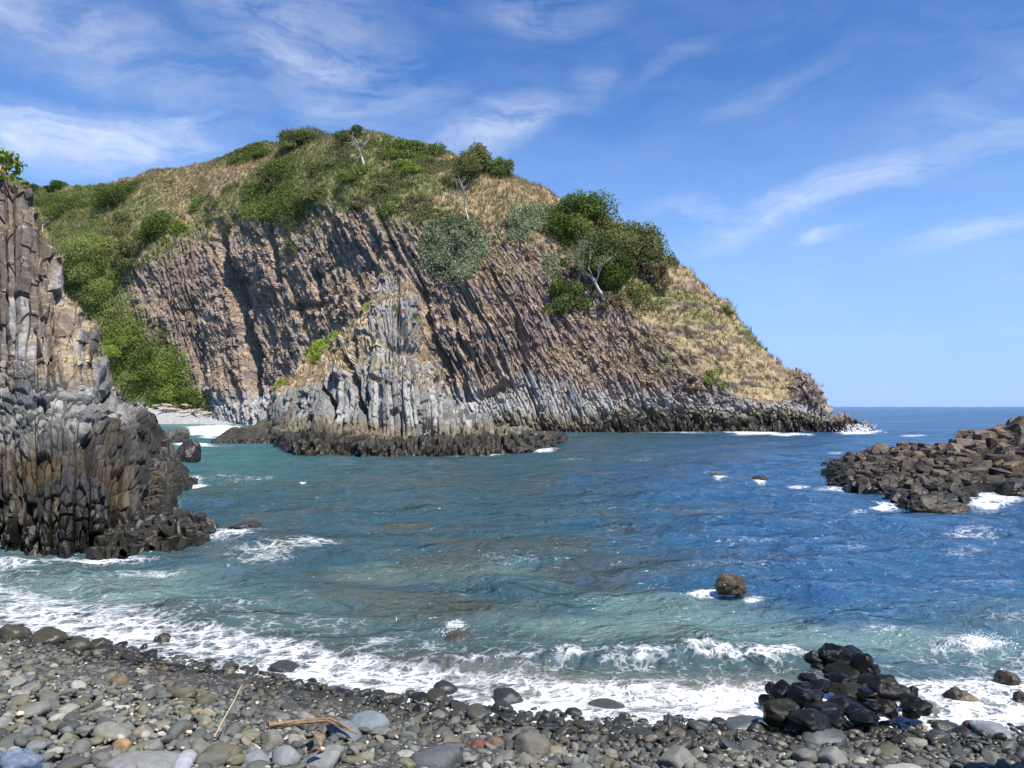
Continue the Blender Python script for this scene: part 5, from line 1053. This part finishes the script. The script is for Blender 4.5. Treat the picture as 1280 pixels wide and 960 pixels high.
cl = WN('ShaderNodeMath', operation='MULTIPLY', use_clamp=True, ins={0: tot, 1: wr}).outputs[0]
th = WN('ShaderNodeMapRange', ins={'Value': wv, 'From Min': .52, 'From Max': .95, 'To Min': 0., 'To Max': .10}).outputs[0]
cl = WN('ShaderNodeMath', operation='MAXIMUM', ins={0: cl, 1: th}).outputs[0]
lowf = WN('ShaderNodeMapRange', interpolation_type='SMOOTHSTEP', ins={'Value': el, 'From Min': .42, 'From Max': -.02, 'To Min': 0., 'To Max': .92}).outputs[0]
mxl = WN('ShaderNodeMix', data_type='RGBA'); nt.links.new(lowf, mxl.inputs[0]); nt.links.new(sky.outputs[0], mxl.inputs[6]); mxl.inputs[7].default_value = (3.2, 4.6, 7.0, 1)
hsv = WN('ShaderNodeHueSaturation', ins={'Color': mxl.outputs[2], 'Hue': .512, 'Saturation': 1.33, 'Value': 1.3})
mxs = WN('ShaderNodeMix', data_type='RGBA'); nt.links.new(cl, mxs.inputs[0]); nt.links.new(hsv.outputs[0], mxs.inputs[6]); mxs.inputs[7].default_value = (8.2, 8.6, 9.4, 1)
bg = WN('ShaderNodeBackground', ins={'Color': mxs.outputs[2], 'Strength': .092}); wo = WN('ShaderNodeOutputWorld', ins={'Surface': bg.outputs[0]})

sd = bpy.data.lights.new('sun', 'SUN'); sd.energy = 4.9; sd.angle = math.radians(.53); sd.color = (1, .95, .87); so = bpy.data.objects.new('sun', sd); COL.objects.link(so)
a, e = math.radians(SUN_AZ), math.radians(SUN_EL); dv = Vector((math.sin(a)*math.cos(e), math.cos(a)*math.cos(e), math.sin(e))); so.rotation_euler = dv.to_track_quat('Z', 'Y').to_euler(); so.location = (30, -20, 60)
cd = bpy.data.cameras.new('camera'); cd.sensor_width = 36; cd.lens = 27; cd.shift_y = 28/1280; cd.clip_start = .1; cd.clip_end = 30000
co = bpy.data.objects.new('camera', cd); COL.objects.link(co); co.location = (0, 0, HC); co.rotation_euler = (math.radians(90), 0, 0); SC.camera = co
SC.view_settings.view_transform = 'Standard'; SC.view_settings.look = 'None'; SC.view_settings.exposure = 0.5; SC.view_settings.gamma = 1.0; SC.view_settings.use_curve_mapping = False
SC.cycles.max_bounces = 6; SC.cycles.transparent_max_bounces = 8; SC.cycles.caustics_reflective = False; SC.cycles.caustics_refractive = False; SC.cycles.use_denoising = True; SC.cycles.sample_clamp_indirect = 6
